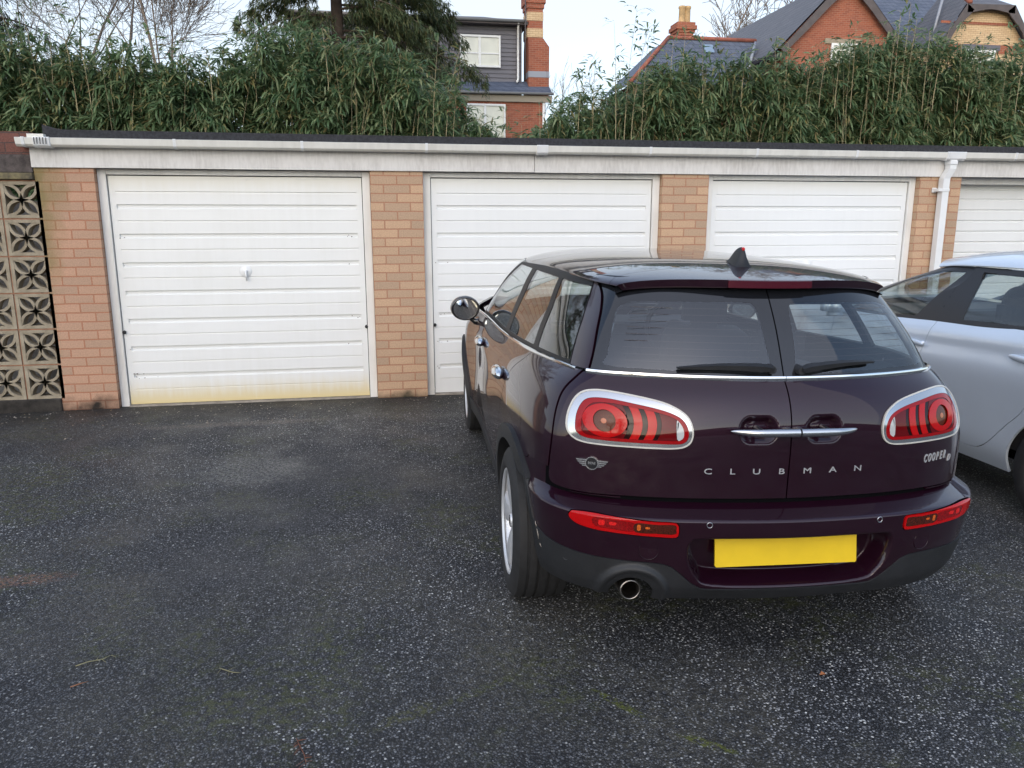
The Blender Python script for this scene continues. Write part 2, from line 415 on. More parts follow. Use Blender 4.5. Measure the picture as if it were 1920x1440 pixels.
# greenhouse: belt to roof edge; the last columns close over the windscreen
GT = [0, .25, .47, .60, .70, .82, 1.12, 1.47, 1.85, 2.3, 2.72, 2.95, 3.2, 3.55, 3.85]
GW = [1.02, 1.10, 1.20, 1.29, 1.36]
GT = [0, .25, .47, .60, .70, .82, 1.12, 1.47, 1.85, 2.3, 2.72, 2.95, 3.2, 3.55, 3.85]
GS = [
 [(0, .200), (.26, .223), (.49, .290), (.632, .350), (.690, .440), (.728, .585), (.768, .845), (.792, 1.2), (.800, 1.6), (.806, 2.1), (.818, 2.6), (.815, 2.90), (.72, 3.12), (.40, 3.27), (0, 3.31)],
 [(0, .243), (.25, .266), (.475, .333), (.608, .395), (.658, .475), (.692, .603), (.734, .85), (.758, 1.2), (.768, 1.6), (.775, 2.1), (.784, 2.55), (.778, 2.80), (.68, 2.98), (.38, 3.12), (0, 3.16)],
 [(0, .303), (.24, .327), (.448, .395), (.571, .465), (.612, .532), (.642, .637), (.682, .87), (.704, 1.2), (.715, 1.6), (.722, 2.05), (.728, 2.45), (.720, 2.66), (.63, 2.82), (.35, 2.94), (0, 2.98)],
 [(0, .372), (.23, .396), (.42, .462), (.528, .535), (.564, .592), (.590, .675), (.628, .89), (.646, 1.2), (.655, 1.6), (.660, 2.0), (.664, 2.35), (.655, 2.54), (.57, 2.68), (.32, 2.79), (0, 2.83)],
 [(0, .430), (.22, .453), (.40, .515), (.492, .583), (.527, .635), (.552, .705), (.582, .91), (.594, 1.2), (.600, 1.6), (.604, 1.95), (.604, 2.25), (.592, 2.42), (.51, 2.55), (.29, 2.64), (0, 2.68)],
]
def drop(v): return .055*sstep(.55, 2.1, v)+.012*sstep(2.1, 3.2, v)
def mini_green(tt, ww):
    P = mirror_pos(skin(GS, GW, GT, tt, ww))
    W0 = P[..., 2].copy(); P[..., 2] -= drop(P[..., 1])*(1-sstep(1.02, 1.34, W0))
    tf = np.concatenate([-tt[1:][::-1], tt])
    return P, np.stack([np.broadcast_to(tf[None], P.shape[:2]), W0], -1)
# roof
def roof_half(v):
    return mono([.30, .40, .46, .50, .53, .60, .70, 1.02, 1.3, 1.57, 1.97, 2.3, 2.55, 2.8], [.34, .45, .495, .52, .537, .566, .592, .608, .613, .617, .622, .624, .618, .60], v)
def roof_crown(v):
    return nat_spline([.2, .33, .66, 1.1, 1.6, 2.1, 2.5, 2.8], np.array([[1.325], [1.352], [1.397], [1.4195], [1.428], [1.422], [1.405], [1.375]]), np.atleast_1d(v).ravel())[:, 0].reshape(np.shape(v))
def roof_edge(v):
    return nat_spline([.2, .33, .66, 1.1, 1.6, 2.1, 2.5, 2.8], np.array([[1.285], [1.305], [1.331], [1.336], [1.335], [1.325], [1.315], [1.300]]), np.atleast_1d(v).ravel())[:, 0].reshape(np.shape(v))
def mini_roof(x, s):
    """x in [-1,1] across, s 0..1 rear to front"""
    X, S = np.meshgrid(x, s)
    vr = .365+.155*np.abs(X)**2.3      # rear lip sits further forward at the middle
    vf = 2.70-.17*np.abs(X)**2.4
    V = vr+(vf-vr)*S
    A = roof_half(V.ravel()).reshape(V.shape)
    U = X*A
    e = roof_edge(V); c = roof_crown(V)
    k = (1-np.abs(X)**2.6)
    W = e+(c-e)*np.power(np.maximum(k, 0), .62)
    return np.stack([U, V, W], -1)
# ---------------------------------------------------------------- brick, slate, tarmac materials
def brick_mat(name, c1, c2, mortar, bw=.225, rh=.075, ms=.010, bump=.5, rough=.85, squash=None, stain=None, moff=.5, blotch=.25, dark=None):
    m = bpy.data.materials.new(name); m.use_nodes = True; nt = m.node_tree; p = nt.nodes['Principled BSDF']; p.inputs['Roughness'].default_value = rough; p.inputs['Specular IOR Level'].default_value = .25
    lk = nt.links.new
    tc = nd(nt, 'ShaderNodeTexCoord'); sx = nd(nt, 'ShaderNodeSeparateXYZ'); lk(tc.outputs['Object'], sx.inputs[0])
    ad = nd(nt, 'ShaderNodeMath', operation='ADD'); lk(sx.outputs[0], ad.inputs[0]); lk(sx.outputs[1], ad.inputs[1])
    cx = nd(nt, 'ShaderNodeCombineXYZ'); lk(ad.outputs[0], cx.inputs[0]); lk(sx.outputs[2], cx.inputs[1])
    b = nd(nt, 'ShaderNodeTexBrick'); b.offset = moff; b.inputs['Scale'].default_value = 1; b.inputs['Brick Width'].default_value = bw; b.inputs['Row Height'].default_value = rh
    b.inputs['Mortar Size'].default_value = ms/2; b.inputs['Mortar Smooth'].default_value = .25; b.inputs['Bias'].default_value = 0
    b.inputs['Color1'].default_value = (*c1, 1); b.inputs['Color2'].default_value = (*c2, 1); b.inputs['Mortar'].default_value = (*mortar, 1)
    nz = nd(nt, 'ShaderNodeTexNoise'); nz.inputs['Scale'].default_value = 90; nz.inputs['Detail'].default_value = 5; lk(tc.outputs['Object'], nz.inputs['Vector'])
    # a little wobble so that the courses are not ruled
    wv = nd(nt, 'ShaderNodeTexNoise'); wv.inputs['Scale'].default_value = 6; lk(tc.outputs['Object'], wv.inputs['Vector'])
    vs = nd(nt, 'ShaderNodeVectorMath', operation='SCALE'); vs.inputs['Scale'].default_value = .010; 
    vb = nd(nt, 'ShaderNodeVectorMath', operation='SUBTRACT'); vb.inputs[1].default_value = (.5, .5, .5); lk(wv.outputs['Color'], vb.inputs[0]); lk(vb.outputs[0], vs.inputs[0])
    va = nd(nt, 'ShaderNodeVectorMath', operation='ADD'); lk(cx.outputs[0], va.inputs[0]); lk(vs.outputs[0], va.inputs[1]); lk(va.outputs[0], b.inputs['Vector'])
    mr = nd(nt, 'ShaderNodeMapRange'); mr.inputs['From Min'].default_value = .3; mr.inputs['From Max'].default_value = .7; mr.inputs['To Min'].default_value = 1-blotch; mr.inputs['To Max'].default_value = 1+blotch; lk(nz.outputs['Fac'], mr.inputs['Value'])
    ml = nd(nt, 'ShaderNodeVectorMath', operation='SCALE'); lk(b.outputs['Color'], ml.inputs[0]); lk(mr.outputs[0], ml.inputs['Scale'])
    last = ml.outputs[0]
    if stain:     # (colour, x edge, z edge): green algae running down from one corner
        n2 = nd(nt, 'ShaderNodeTexNoise'); n2.inputs['Scale'].default_value = 7; n2.inputs['Detail'].default_value = 6; lk(tc.outputs['Object'], n2.inputs['Vector'])
        e = nd(nt, 'ShaderNodeMath', operation='MULTIPLY_ADD'); e.inputs[1].default_value = -4.6; e.inputs[2].default_value = .85; lk(sx.outputs[0], e.inputs[0])
        e2 = nd(nt, 'ShaderNodeMath', operation='MULTIPLY_ADD'); e2.inputs[1].default_value = .75; e2.inputs[2].default_value = -1.05; lk(sx.outputs[2], e2.inputs[0])
        e3 = nd(nt, 'ShaderNodeMath', operation='ADD'); lk(e.outputs[0], e3.inputs[0]); lk(e2.outputs[0], e3.inputs[1])
        e4 = nd(nt, 'ShaderNodeMath', operation='MULTIPLY_ADD'); e4.inputs[1].default_value = 1.3; e4.inputs[2].default_value = -.65; lk(n2.outputs['Fac'], e4.inputs[0])
        e5 = nd(nt, 'ShaderNodeMath', operation='ADD'); e5.use_clamp = True; lk(e3.outputs[0], e5.inputs[0]); lk(e4.outputs[0], e5.inputs[1])
        e6 = nd(nt, 'ShaderNodeMath', operation='MULTIPLY'); e6.inputs[1].default_value = .75; lk(e5.outputs[0], e6.inputs[0])
        mm = nd(nt, 'ShaderNodeMix', data_type='RGBA'); lk(e6.outputs[0], mm.inputs[0]); lk(last, mm.inputs[6]); mm.inputs[7].default_value = (*stain, 1); last = mm.outputs[2]
    if dark:      # splash of dark mould just above the ground (height, colour)
        n3 = nd(nt, 'ShaderNodeTexNoise'); n3.inputs['Scale'].default_value = 6; n3.inputs['Detail'].default_value = 5; lk(tc.outputs['Object'], n3.inputs['Vector'])
        h = nd(nt, 'ShaderNodeMapRange'); h.inputs['From Min'].default_value = dark[0]; h.inputs['From Max'].default_value = 0; h.inputs['To Min'].default_value = -.5; h.inputs['To Max'].default_value = .75; lk(sx.outputs[2], h.inputs['Value'])
        h2 = nd(nt, 'ShaderNodeMath', operation='ADD'); h2.use_clamp = True; lk(h.outputs[0], h2.inputs[0])
        h3 = nd(nt, 'ShaderNodeMath', operation='MULTIPLY_ADD'); h3.inputs[1].default_value = 2.4; h3.inputs[2].default_value = -1.2; lk(n3.outputs['Fac'], h3.inputs[0]); lk(h3.outputs[0], h2.inputs[1])
        mm = nd(nt, 'ShaderNodeMix', data_type='RGBA'); lk(h2.outputs[0], mm.inputs[0]); lk(last, mm.inputs[6]); mm.inputs[7].default_value = (*dark[1], 1); last = mm.outputs[2]
    lk(last, p.inputs['Base Color'])
    if bump:
        bp = nd(nt, 'ShaderNodeBump'); bp.inputs['Strength'].default_value = bump; bp.inputs['Distance'].default_value = .006; bp.invert = True
        ad2 = nd(nt, 'ShaderNodeMath', operation='MULTIPLY_ADD'); ad2.inputs[1].default_value = -.30; lk(nz.outputs['Fac'], ad2.inputs[0]); lk(b.outputs['Fac'], ad2.inputs[2]); lk(ad2.outputs[0], bp.inputs['Height']); lk(bp.outputs[0], p.inputs['Normal'])
    return m
M_BRICK = brick_mat('buff_brick', (.525, .35, .225), (.41, .29, .20), (.39, .205, .13), ms=.013, blotch=.13, bump=.35, dark=(.10, (.05, .045, .03)))
M_BRICKG = brick_mat('mossy_buff_brick', (.48, .29, .195), (.40, .265, .185), (.38, .18, .11), ms=.013, blotch=.13, bump=.35, stain=(.17, .15, .055), dark=(.20, (.028, .022, .018)))
def streak_mat(name, base, dirt, rust=None, rough=.45, amount=.35, spec=.4, base_z=None, sx_=22, sz=1.2):
    """white paint with vertical dirt streaks and, where the photo has it, an ochre tide mark at the foot"""
    m = bpy.data.materials.new(name); m.use_nodes = True; nt = m.node_tree; p = nt.nodes['Principled BSDF']; p.inputs['Roughness'].default_value = rough; p.inputs['Specular IOR Level'].default_value = spec
    lk = nt.links.new; tc = nd(nt, 'ShaderNodeTexCoord'); mp_ = nd(nt, 'ShaderNodeMapping'); mp_.inputs['Scale'].default_value = (sx_, sx_, sz); lk(tc.outputs['Object'], mp_.inputs[0])
    n = nd(nt, 'ShaderNodeTexNoise'); n.inputs['Scale'].default_value = 1; n.inputs['Detail'].default_value = 6; n.inputs['Roughness'].default_value = .6; lk(mp_.outputs[0], n.inputs['Vector'])
    n2 = nd(nt, 'ShaderNodeTexNoise'); n2.inputs['Scale'].default_value = 2.5; n2.inputs['Detail'].default_value = 5; lk(tc.outputs['Object'], n2.inputs['Vector'])
    a = nd(nt, 'ShaderNodeMath', operation='MULTIPLY'); lk(n.outputs['Fac'], a.inputs[0]); lk(n2.outputs['Fac'], a.inputs[1])
    r = nd(nt, 'ShaderNodeMapRange'); r.inputs['From Min'].default_value = .18; r.inputs['From Max'].default_value = .42; r.inputs['To Max'].default_value = amount; lk(a.outputs[0], r.inputs['Value'])
    x = nd(nt, 'ShaderNodeMix', data_type='RGBA'); x.inputs[6].default_value = (*base, 1); x.inputs[7].default_value = (*dirt, 1); lk(r.outputs[0], x.inputs[0]); last = x.outputs[2]
    if rust:
        s = nd(nt, 'ShaderNodeSeparateXYZ'); lk(tc.outputs['Object'], s.inputs[0])
        for (z0, z1, col, am) in rust:
            h = nd(nt, 'ShaderNodeMapRange'); h.inputs['From Min'].default_value = z0; h.inputs['From Max'].default_value = z1; lk(s.outputs[2], h.inputs['Value'])
            h2 = nd(nt, 'ShaderNodeMath', operation='MULTIPLY_ADD'); h2.inputs[1].default_value = 1.1; h2.inputs[2].default_value = -.35; lk(n.outputs['Fac'], h2.inputs[0])
            h3 = nd(nt, 'ShaderNodeMath', operation='ADD'); h3.use_clamp = True; lk(h.outputs[0], h3.inputs[0]); lk(h2.outputs[0], h3.inputs[1])
            h4 = nd(nt, 'ShaderNodeMath', operation='MULTIPLY'); lk(h3.outputs[0], h4.inputs[0]); lk(h.outputs[0], h4.inputs[1])
            h5 = nd(nt, 'ShaderNodeMath', operation='MULTIPLY'); h5.inputs[1].default_value = am; lk(h4.outputs[0], h5.inputs[0])
            y = nd(nt, 'ShaderNodeMix', data_type='RGBA'); lk(h5.outputs[0], y.inputs[0]); lk(last, y.inputs[6]); y.inputs[7].default_value = (*col, 1); last = y.outputs[2]
    lk(last, p.inputs['Base Color']); return m
M_DOOR = streak_mat('white_steel', (.76, .765, .75), (.66, .66, .62), rust=[(.26, .02, (.66, .52, .22), .85), (1.72, 1.93, (.72, .68, .55), .45)], rough=.35, amount=.30)
M_DOOR2 = streak_mat('clean_white_steel', (.765, .775, .77), (.66, .67, .66), rust=[(1.75, 1.93, (.74, .71, .60), .35)], rough=.35, amount=.2)
M_FRAME = streak_mat('white_timber', (.76, .75, .72), (.48, .46, .42), rough=.6, amount=.45)
M_FASC = streak_mat('weathered_fascia', (.68, .665, .64), (.42, .40, .375), rough=.7, amount=.62, sx_=42, sz=9)
M_GUT = streak_mat('white_gutter', (.72, .71, .66), (.45, .44, .40), rough=.4, amount=.4)
M_PIPE = mat('white_pipe', (.74, .75, .75), rough=.35, vary=.04, vscale=5)
M_FELT = mat('roofing_felt', (.030, .031, .036), rough=.9, vary=.35, vscale=40, bump=.4, bscale=300)
M_CONC = mat('concrete', (.30, .27, .23), rough=.9, vary=.25, vscale=14, bump=.3, bscale=120)
# ---------------------------------------------------------------- ground: one sheet with a slight fall to the right
def tarmac():
    m = bpy.data.materials.new('tarmac'); m.use_nodes = True; nt = m.node_tree; p = nt.nodes['Principled BSDF']; lk = nt.links.new
    tc = nd(nt, 'ShaderNodeTexCoord'); O_ = tc.outputs['Object']
    def noise(s, d=4, r=.5): n = nd(nt, 'ShaderNodeTexNoise'); n.inputs['Scale'].default_value = s; n.inputs['Detail'].default_value = d; n.inputs['Roughness'].default_value = r; lk(O_, n.inputs['Vector']); return n.outputs['Fac']
    def vor(s, f='F1', rnd=1): n = nd(nt, 'ShaderNodeTexVoronoi', feature=f); n.inputs['Scale'].default_value = s; n.inputs['Randomness'].default_value = rnd; lk(O_, n.inputs['Vector']); return n
    def mr(v, a, b, c=0, d=1): n = nd(nt, 'ShaderNodeMapRange'); n.inputs['From Min'].default_value = a; n.inputs['From Max'].default_value = b; n.inputs['To Min'].default_value = c; n.inputs['To Max'].default_value = d; lk(v, n.inputs['Value']); return n.outputs[0]
    def mth(op, a, b): 
        n = nd(nt, 'ShaderNodeMath', operation=op); 
        for i, v in enumerate((a, b)):
            if isinstance(v, (int, float)): n.inputs[i].default_value = v
            else: lk(v, n.inputs[i])
        return n.outputs[0]
    def mix(f, a, b):
        n = nd(nt, 'ShaderNodeMix', data_type='RGBA'); lk(f, n.inputs[0])
        for i, v in ((6, a), (7, b)):
            if isinstance(v, tuple): n.inputs[i].default_value = (*v, 1)
            else: lk(v, n.inputs[i])
        return n.outputs[2]
    v1 = vor(122); v2 = vor(76); v3 = vor(200)
    sep = nd(nt, 'ShaderNodeSeparateColor'); lk(v1.outputs['Color'], sep.inputs[0])
    sep2 = nd(nt, 'ShaderNodeSeparateColor'); lk(v2.outputs['Color'], sep2.inputs[0])
    sep3 = nd(nt, 'ShaderNodeSeparateColor'); lk(v3.outputs['Color'], sep3.inputs[0])
    stone = mix(sep.outputs[0], (.012, .0125, .014), (.098, .102, .112))
    stone = mix(mr(v1.outputs['Distance'], .25, .62), stone, (.010, .010, .011))
    big = noise(.55, 5); mid = noise(3.5, 5, .6)
    wear = mth('MULTIPLY', mr(big, .38, .66), mr(mid, .3, .62, .35, 1))
    # pale chippings, more of them where the surface is worn
    chip = mth('MULTIPLY', mr(sep.outputs[1], .74, .78), mr(v1.outputs['Distance'], .50, .36))
    chip2 = mth('MULTIPLY', mr(sep2.outputs[1], .86, .885), mr(v2.outputs['Distance'], .36, .26))
    chip3 = mth('MULTIPLY', mr(sep3.outputs[1], .80, .84), mr(v3.outputs['Distance'], .5, .3))
    tone = mix(sep.outputs[2], (.22, .23, .25), (.55, .55, .56)); tone2 = mix(sep2.outputs[2], (.36, .36, .36), (.78, .78, .74))
    c = mix(mth('MULTIPLY', chip3, mr(mid, .3, .6, .2, .8)), stone, (.13, .135, .15))
    c = mix(mth('MULTIPLY', chip, mr(wear, 0, .6, .22, .8)), c, tone)
    c = mix(mth('MULTIPLY', chip2, mr(wear, 0, .5, .35, .95)), c, tone2)
    # moss and silt
    moss = mth('MULTIPLY', mr(noise(1.3, 6, .65), .50, .62), mr(noise(26, 5, .7), .46, .58))
    c = mix(mth('MULTIPLY', moss, .75), c, (.050, .056, .014))
    silt = mth('MULTIPLY', mth('MULTIPLY', mr(noise(.9, 5, .6), .45, .68), mr(noise(40, 3), .3, .7)), .55); c = mix(silt, c, (.115, .105, .075))
    def patch(cx_, cy_, rx, ry, col, am, ang=0):
        nonlocal c
        mpn = nd(nt, 'ShaderNodeMapping', vector_type='TEXTURE'); mpn.inputs['Location'].default_value = (cx_, cy_, 0); mpn.inputs['Scale'].default_value = (rx, ry, 1); mpn.inputs['Rotation'].default_value = (0, 0, ang); lk(O_, mpn.inputs[0])
        ln = nd(nt, 'ShaderNodeVectorMath', operation='LENGTH'); lk(mpn.outputs[0], ln.inputs[0])
        f = mth('MULTIPLY', mth('MULTIPLY', mr(mth('ADD', ln.outputs['Value'], mth('MULTIPLY', noise(7, 6, .7), 1.5)), 1.62, 1.25), mr(noise(55, 4, .65), .44, .56)), am); c = mix(f, c, col)
    patch(-1.62, -3.40, .36, .09, (.16, .085, .055), .85, .10)        # reddish brown smear
    patch(-.80, -1.95, .46, .40, (.17, .165, .15), .75, .1)           # pale worn patch
    patch(-1.0, -.72, 1.0, .10, (.22, .18, .15), .5, .03)
    patch(.33, -4.56, .30, .030, (.060, .066, .016), .55, .45); patch(.06, -4.66, .14, .045, (.075, .075, .03), .7, .5)
    patch(.76, -4.72, .15, .022, (.080, .090, .016), .9, -.95); patch(.97, -4.96, .13, .024, (.085, .095, .016), .9, -.62)
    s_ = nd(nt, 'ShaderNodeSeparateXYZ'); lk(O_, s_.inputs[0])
    foot = mth('MULTIPLY', mr(mth('ADD', s_.outputs[1], mth('MULTIPLY', noise(3, 5, .6), .9)), -.25, .55), .85); c = mix(foot, c, (.012, .010, .008))   # dark strip along the wall foot
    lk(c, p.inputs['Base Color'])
    lk(mr(noise(2.2, 4), .35, .65, .50, .80), p.inputs['Roughness']); p.inputs['Specular IOR Level'].default_value = .45
    h = mth('ADD', mth('MULTIPLY', mr(v1.outputs['Distance'], 0, .6, 1, 0), .7), mth('MULTIPLY', mr(v3.outputs['Distance'], 0, .6, 1, 0), .35))
    b = nd(nt, 'ShaderNodeBump'); b.inputs['Strength'].default_value = .8; b.inputs['Distance'].default_value = .006; lk(h, b.inputs['Height']); lk(b.outputs[0], p.inputs['Normal'])
    return m
def gz(x): return -.0162*max(0., min(x, 9.)-.55)
xs = sorted(set([-400, -60, -12, -4, -1, .2, .55, .9, 2, 4, 6, 9, 12, 60, 400])); ys = [-400, -60, -12, -7, -4, -2, 0, 1, 6, 12, 60, 500]
V = [(x, y, gz(x)) for y in ys for x in xs]; n_ = len(xs)
F = [(j*n_+i, j*n_+i+1, (j+1)*n_+i+1, (j+1)*n_+i) for j in range(len(ys)-1) for i in range(n_-1)]
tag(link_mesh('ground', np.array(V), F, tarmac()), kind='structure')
# ---------------------------------------------------------------- garage block
gar = thing('garage_block', 'flat roofed brick garage block with four white up-and-over doors', 'garage', (0, 0, 0))
PIERS = [(-2.628, -2.186), (0, .45), (2.627, 3.077), (5.254, 5.704), (7.881, 8.331)]
for i, (a, b) in enumerate(PIERS):
    mb = MB().box(0, b-a, 0, .33, -.25, 1.992)
    mb.build('brick_pier', M_BRICKG if i == 0 else M_BRICK, gar, loc=(a, 0, 0))
MB().box(-2.628, -2.42, .33, 5.0, -.2, 2.10).build('side_wall', M_BRICK, gar)
MB().box(8.0, 8.33, .33, 5.0, -.2, 2.10).build('side_wall', M_BRICK, gar)
MB().box(-2.628, 8.33, 5.0, 5.2, -.2, 2.10).build('back_wall', M_BRICK, gar)
DOORS = [(-2.186, 0), (.45, 2.627), (3.077, 5.254), (5.704, 7.881)]
GRV = [1.702, 1.463, 1.226, .990, .752, .515, .277]; THN = [1.808, 1.572, 1.336, 1.101, .862, .622, .384, .146]
def door_sheet(x0, x1, y, zb, zt):
    ev = [(z, 'g') for z in GRV]+[(z, 't') for z in THN]; ev.sort(reverse=True)
    prof = [(zt, y)]
    for z, k in ev:
        if k == 'g': prof += [(z+.004, y-.001), (z, y+.013), (z-.024, y+.013), (z-.036, y+.0)]
        else: prof += [(z+.003, y-.0035), (z, y+.004), (z-.012, y+.001)]
    prof.append((zb, y)); xa, xb = x0+.048, x1-.048
    mb = MB(); n = len(prof); V = [(xa, p[1], p[0]) for p in prof]+[(xb, p[1], p[0]) for p in prof]
    mb.add(V, [(i, i+1, n+i+1, n+i) for i in range(n-1)])
    for a, b in ((x0, xa), (xb, x1)):
        mb.add([(a, y, zt), (b, y, zt), (b, y, zb), (a, y, zb)], [(3, 2, 1, 0)])
    for i in range(n-1):        # closed ends of the pressed grooves
        for x, f in ((xa, 1), (xb, -1)):
            q = [(x, y, prof[i][0]), (x, prof[i][1], prof[i][0]), (x, prof[i+1][1], prof[i+1][0]), (x, y, prof[i+1][0])]
            mb.add(q, [(0, 1, 2, 3) if f > 0 else (3, 2, 1, 0)])
    mb.add([(x0, y, zb), (x1, y, zb), (x1, y+.03, zb), (x0, y+.03, zb)], [(0, 1, 2, 3)])
    return mb
for i, (a, b) in enumerate(DOORS):
    if i < 3:
        mb = MB(); mb.box(a+.002, a+.068, .06, .13, -.2, 1.985, 0, .004); mb.box(b-.068, b-.002, .06, .13, -.2, 1.985, 0, .004); mb.box(a+.069, b-.069, .062, .13, 1.942, 1.985, 0, .003)
        mb.build('door_frame', M_FRAME, gar)
        d = thing('garage_door', None, None); d.parent = gar
        door_sheet(a+.074, b-.074, .082, .014, 1.934).build('door_panel', M_DOOR if i == 0 else M_DOOR2, d)
        mb = MB(); Mx = Matrix.Translation(((a+b)/2+.012, .079, 1.147)) @ Matrix.Rotation(rad(90), 4, 'X')
        mb.lathe([(0, .008), (.045, .006), (.052, 0)], 24, Mx).lathe([(.0, .026), (.013, .026), (.015, .004)], 14, Mx).tube([((a+b)/2+.012, .055, 1.147), ((a+b)/2+.016, .050, 1.12), ((a+b)/2+.020, .052, 1.068)], [.009, .009, .006], 8)
        mb.build('door_handle', M_PIPE, d)
        for x in (a+.082, b-.078): MB().lathe([(0, .022), (.012, .02), (.016, .004), (.012, 0)], 14, Matrix.Translation((x, .076, .645)) @ Matrix.Rotation(rad(90), 4, 'X')).build('pivot_cap', mat('black_rubber', (.012, .012, .013), rough=.6), d)
        if i < 2:       # rust blooms at the groove ends
            mb = MB(); random.seed(5+i)
            for q in range(26 if i == 0 else 10):
                z = random.choice([.252, .262, .24, .268, .49, .50, .735, 1.20, 1.44])+random.uniform(-.01, .01); x = a+.1+random.expovariate(16) if random.random() < .75 else b-.1-random.expovariate(20)
                if z < .28 and random.random() < .4: x = a+.11+random.uniform(0, .12); z = .277+random.uniform(.002, .006)
                r = random.uniform(.002, .007); k = 6
                V = [(x+r*random.uniform(.6, 1.2)*math.cos(t*6.283/k), .0765 if abs(z-.277) < .01 else .079, z+r*random.uniform(.5, 1)*math.sin(t*6.283/k)) for t in range(k)]
                mb.add(V, [tuple(range(k))])
            o_ = mb.build('rust_spot', mat('rust', (.07, .035, .02), rough=.9), d); o_['kind'] = 'stuff'
        MB().box(a+.07, b-.07, .03, .35, -.2, .010).build('door_sill', M_CONC, gar)
        MB().add([(a, .30, -.1), (b, .30, -.1), (b, .30, 1.99), (a, .30, 1.99)], [(0, 1, 2, 3)]).build('dark_backing', M_DARK, gar)
    else:
        d = thing('garage_door', None, None); d.parent = gar
        mb = MB(); prof = [(1.99, .24)]
        for k in range(18):
            z = 1.892-.107*k
            prof += [(z+.004, .238), (z, .250), (z-.012, .250), (z-.02, .240)]
        prof.append((-.15, .24)); n = len(prof); V = [(a, p[1], p[0]) for p in prof]+[(b, p[1], p[0]) for p in prof]
        mb.add(V, [(i_, i_+1, n+i_+1, n+i_) for i_ in range(n-1)]); mb.build('door_panel', M_DOOR2, d)
        MB().box(a, b, .12, .235, 1.925, 1.985).build('lintel', M_FRAME, gar)
FX = 9.2
mb = MB().box(-2.634, 1.43, -.022, 0, 1.987, 2.150, 0, .003).box(1.434, FX, -.022, 0, 1.985, 2.150, 0, .003); mb.build('fascia', M_FASC, gar)
MB().box(-2.63, FX, 0.002, .33, 1.994, 2.2).build('lintel', M_FRAME, gar)
# square-line gutter
gp = [(-.024, 2.205), (-.024, 2.152), (-.048, 2.140), (-.100, 2.140), (-.118, 2.155), (-.128, 2.204), (-.124, 2.206), (-.113, 2.158), (-.098, 2.146), (-.050, 2.146), (-.030, 2.156), (-.030, 2.205)]
g = thing('gutter', None, None); g.parent = gar
MB().prism(gp, 'x', -2.69, FX).build('gutter_run', M_GUT, g, auto=35)
gq = [(-.022, 2.208), (-.022, 2.149), (-.047, 2.136), (-.102, 2.136), (-.122, 2.152), (-.1325, 2.206), (-.127, 2.2095), (-.120, 2.2095), (-.120, 2.19), (-.035, 2.19), (-.035, 2.208)]
for x in (-2.635, -1.525, -.538, .481, 2.462, 3.478, 4.478, 6.174, 7.18): MB().prism(gq, 'x', x-.011, x+.011).build('gutter_bracket', M_PIPE, g)
def bulge(x0, x1, d):
    return [(y-(d if y < -.1 else 0), z-(d if z < 2.16 else 0)) for y, z in gq]
for xa, xb in ((1.43, 1.53), (5.42, 5.62), (-2.56, -2.44)):
    mb = MB(); mb.prism(bulge(0, 0, .004), 'x', xa, xb)
    for x in (xa+.006, xa+.022, xb-.022, xb-.006): mb.prism([(y-.003, z-.003) for y, z in bulge(0, 0, .004)], 'x', x-.004, x+.004)
    if xa < 0:
        for q in range(5): mb.box(xa+.012+.021*q, xa+.016+.021*q, -.142, -.138, 2.155, 2.205, 1)
    mb.build('gutter_union', [M_PIPE, M_DARK], g)
MB().box(-2.61, -2.49, -.10, .1, 2.2, 2.235).build('gutter_stop', M_GUT, g)
# downpipe
pw = .068; dp = thing('downpipe', None, None); dp.parent = gar
mb = MB(); path = [(5.505, -.080, 2.15), (5.505, -.080, 2.055), (5.47, -.058, 1.965), (5.47, -.058, -.1)]
V = []; F = []
for (x, y, z) in path: V += [(x-pw/2, y-pw/2, z), (x+pw/2, y-pw/2, z), (x+pw/2, y+pw/2, z), (x-pw/2, y+pw/2, z)]
for i in range(3): F += [(i*4+j, (i+1)*4+j, (i+1)*4+(j+1) % 4, i*4+(j+1) % 4)[::-1] for j in range(4)]
mb.add(V, F); mb.box(5.465, 5.545, -.122, -.038, 2.095, 2.13, 0, .003); mb.build('pipe', M_PIPE, dp)
mb = MB().box(5.39, 5.509, -.0965, -.018, 1.845, 1.872, 0, .002).box(5.385, 5.43, -.02, -.001, 1.835, 1.882, 0, .006); mb.build('pipe_clip', M_PIPE, dp)
# flat felt roof
mb = MB(); mb.box(-2.505, FX, -.045, 5.3, 2.198, 2.266)
mb.add([(-2.512, -.047, 2.195), (FX, -.047, 2.195), (FX, -.047, 2.272), (-2.36, -.047, 2.275), (-2.43, -.047, 2.285), (-2.512, -.047, 2.312), (-2.512, .15, 2.312), (-2.43, .15, 2.285), (-2.36, .15, 2.272), (FX, .15, 2.272), (-2.512, 5.3, 2.312), (-2.36, 5.3, 2.272), (-2.43, 5.3, 2.285), (FX, 5.3, 2.272), (-2.512, 5.3, 2.195)],
       [(0, 1, 2, 3, 4, 5), (3, 2, 9, 8), (4, 3, 8, 7), (5, 4, 7, 6), (6, 7, 12, 10), (7, 8, 11, 12), (8, 9, 13, 11), (0, 5, 6, 10, 14)])
mb.build('roof', M_FELT, gar)
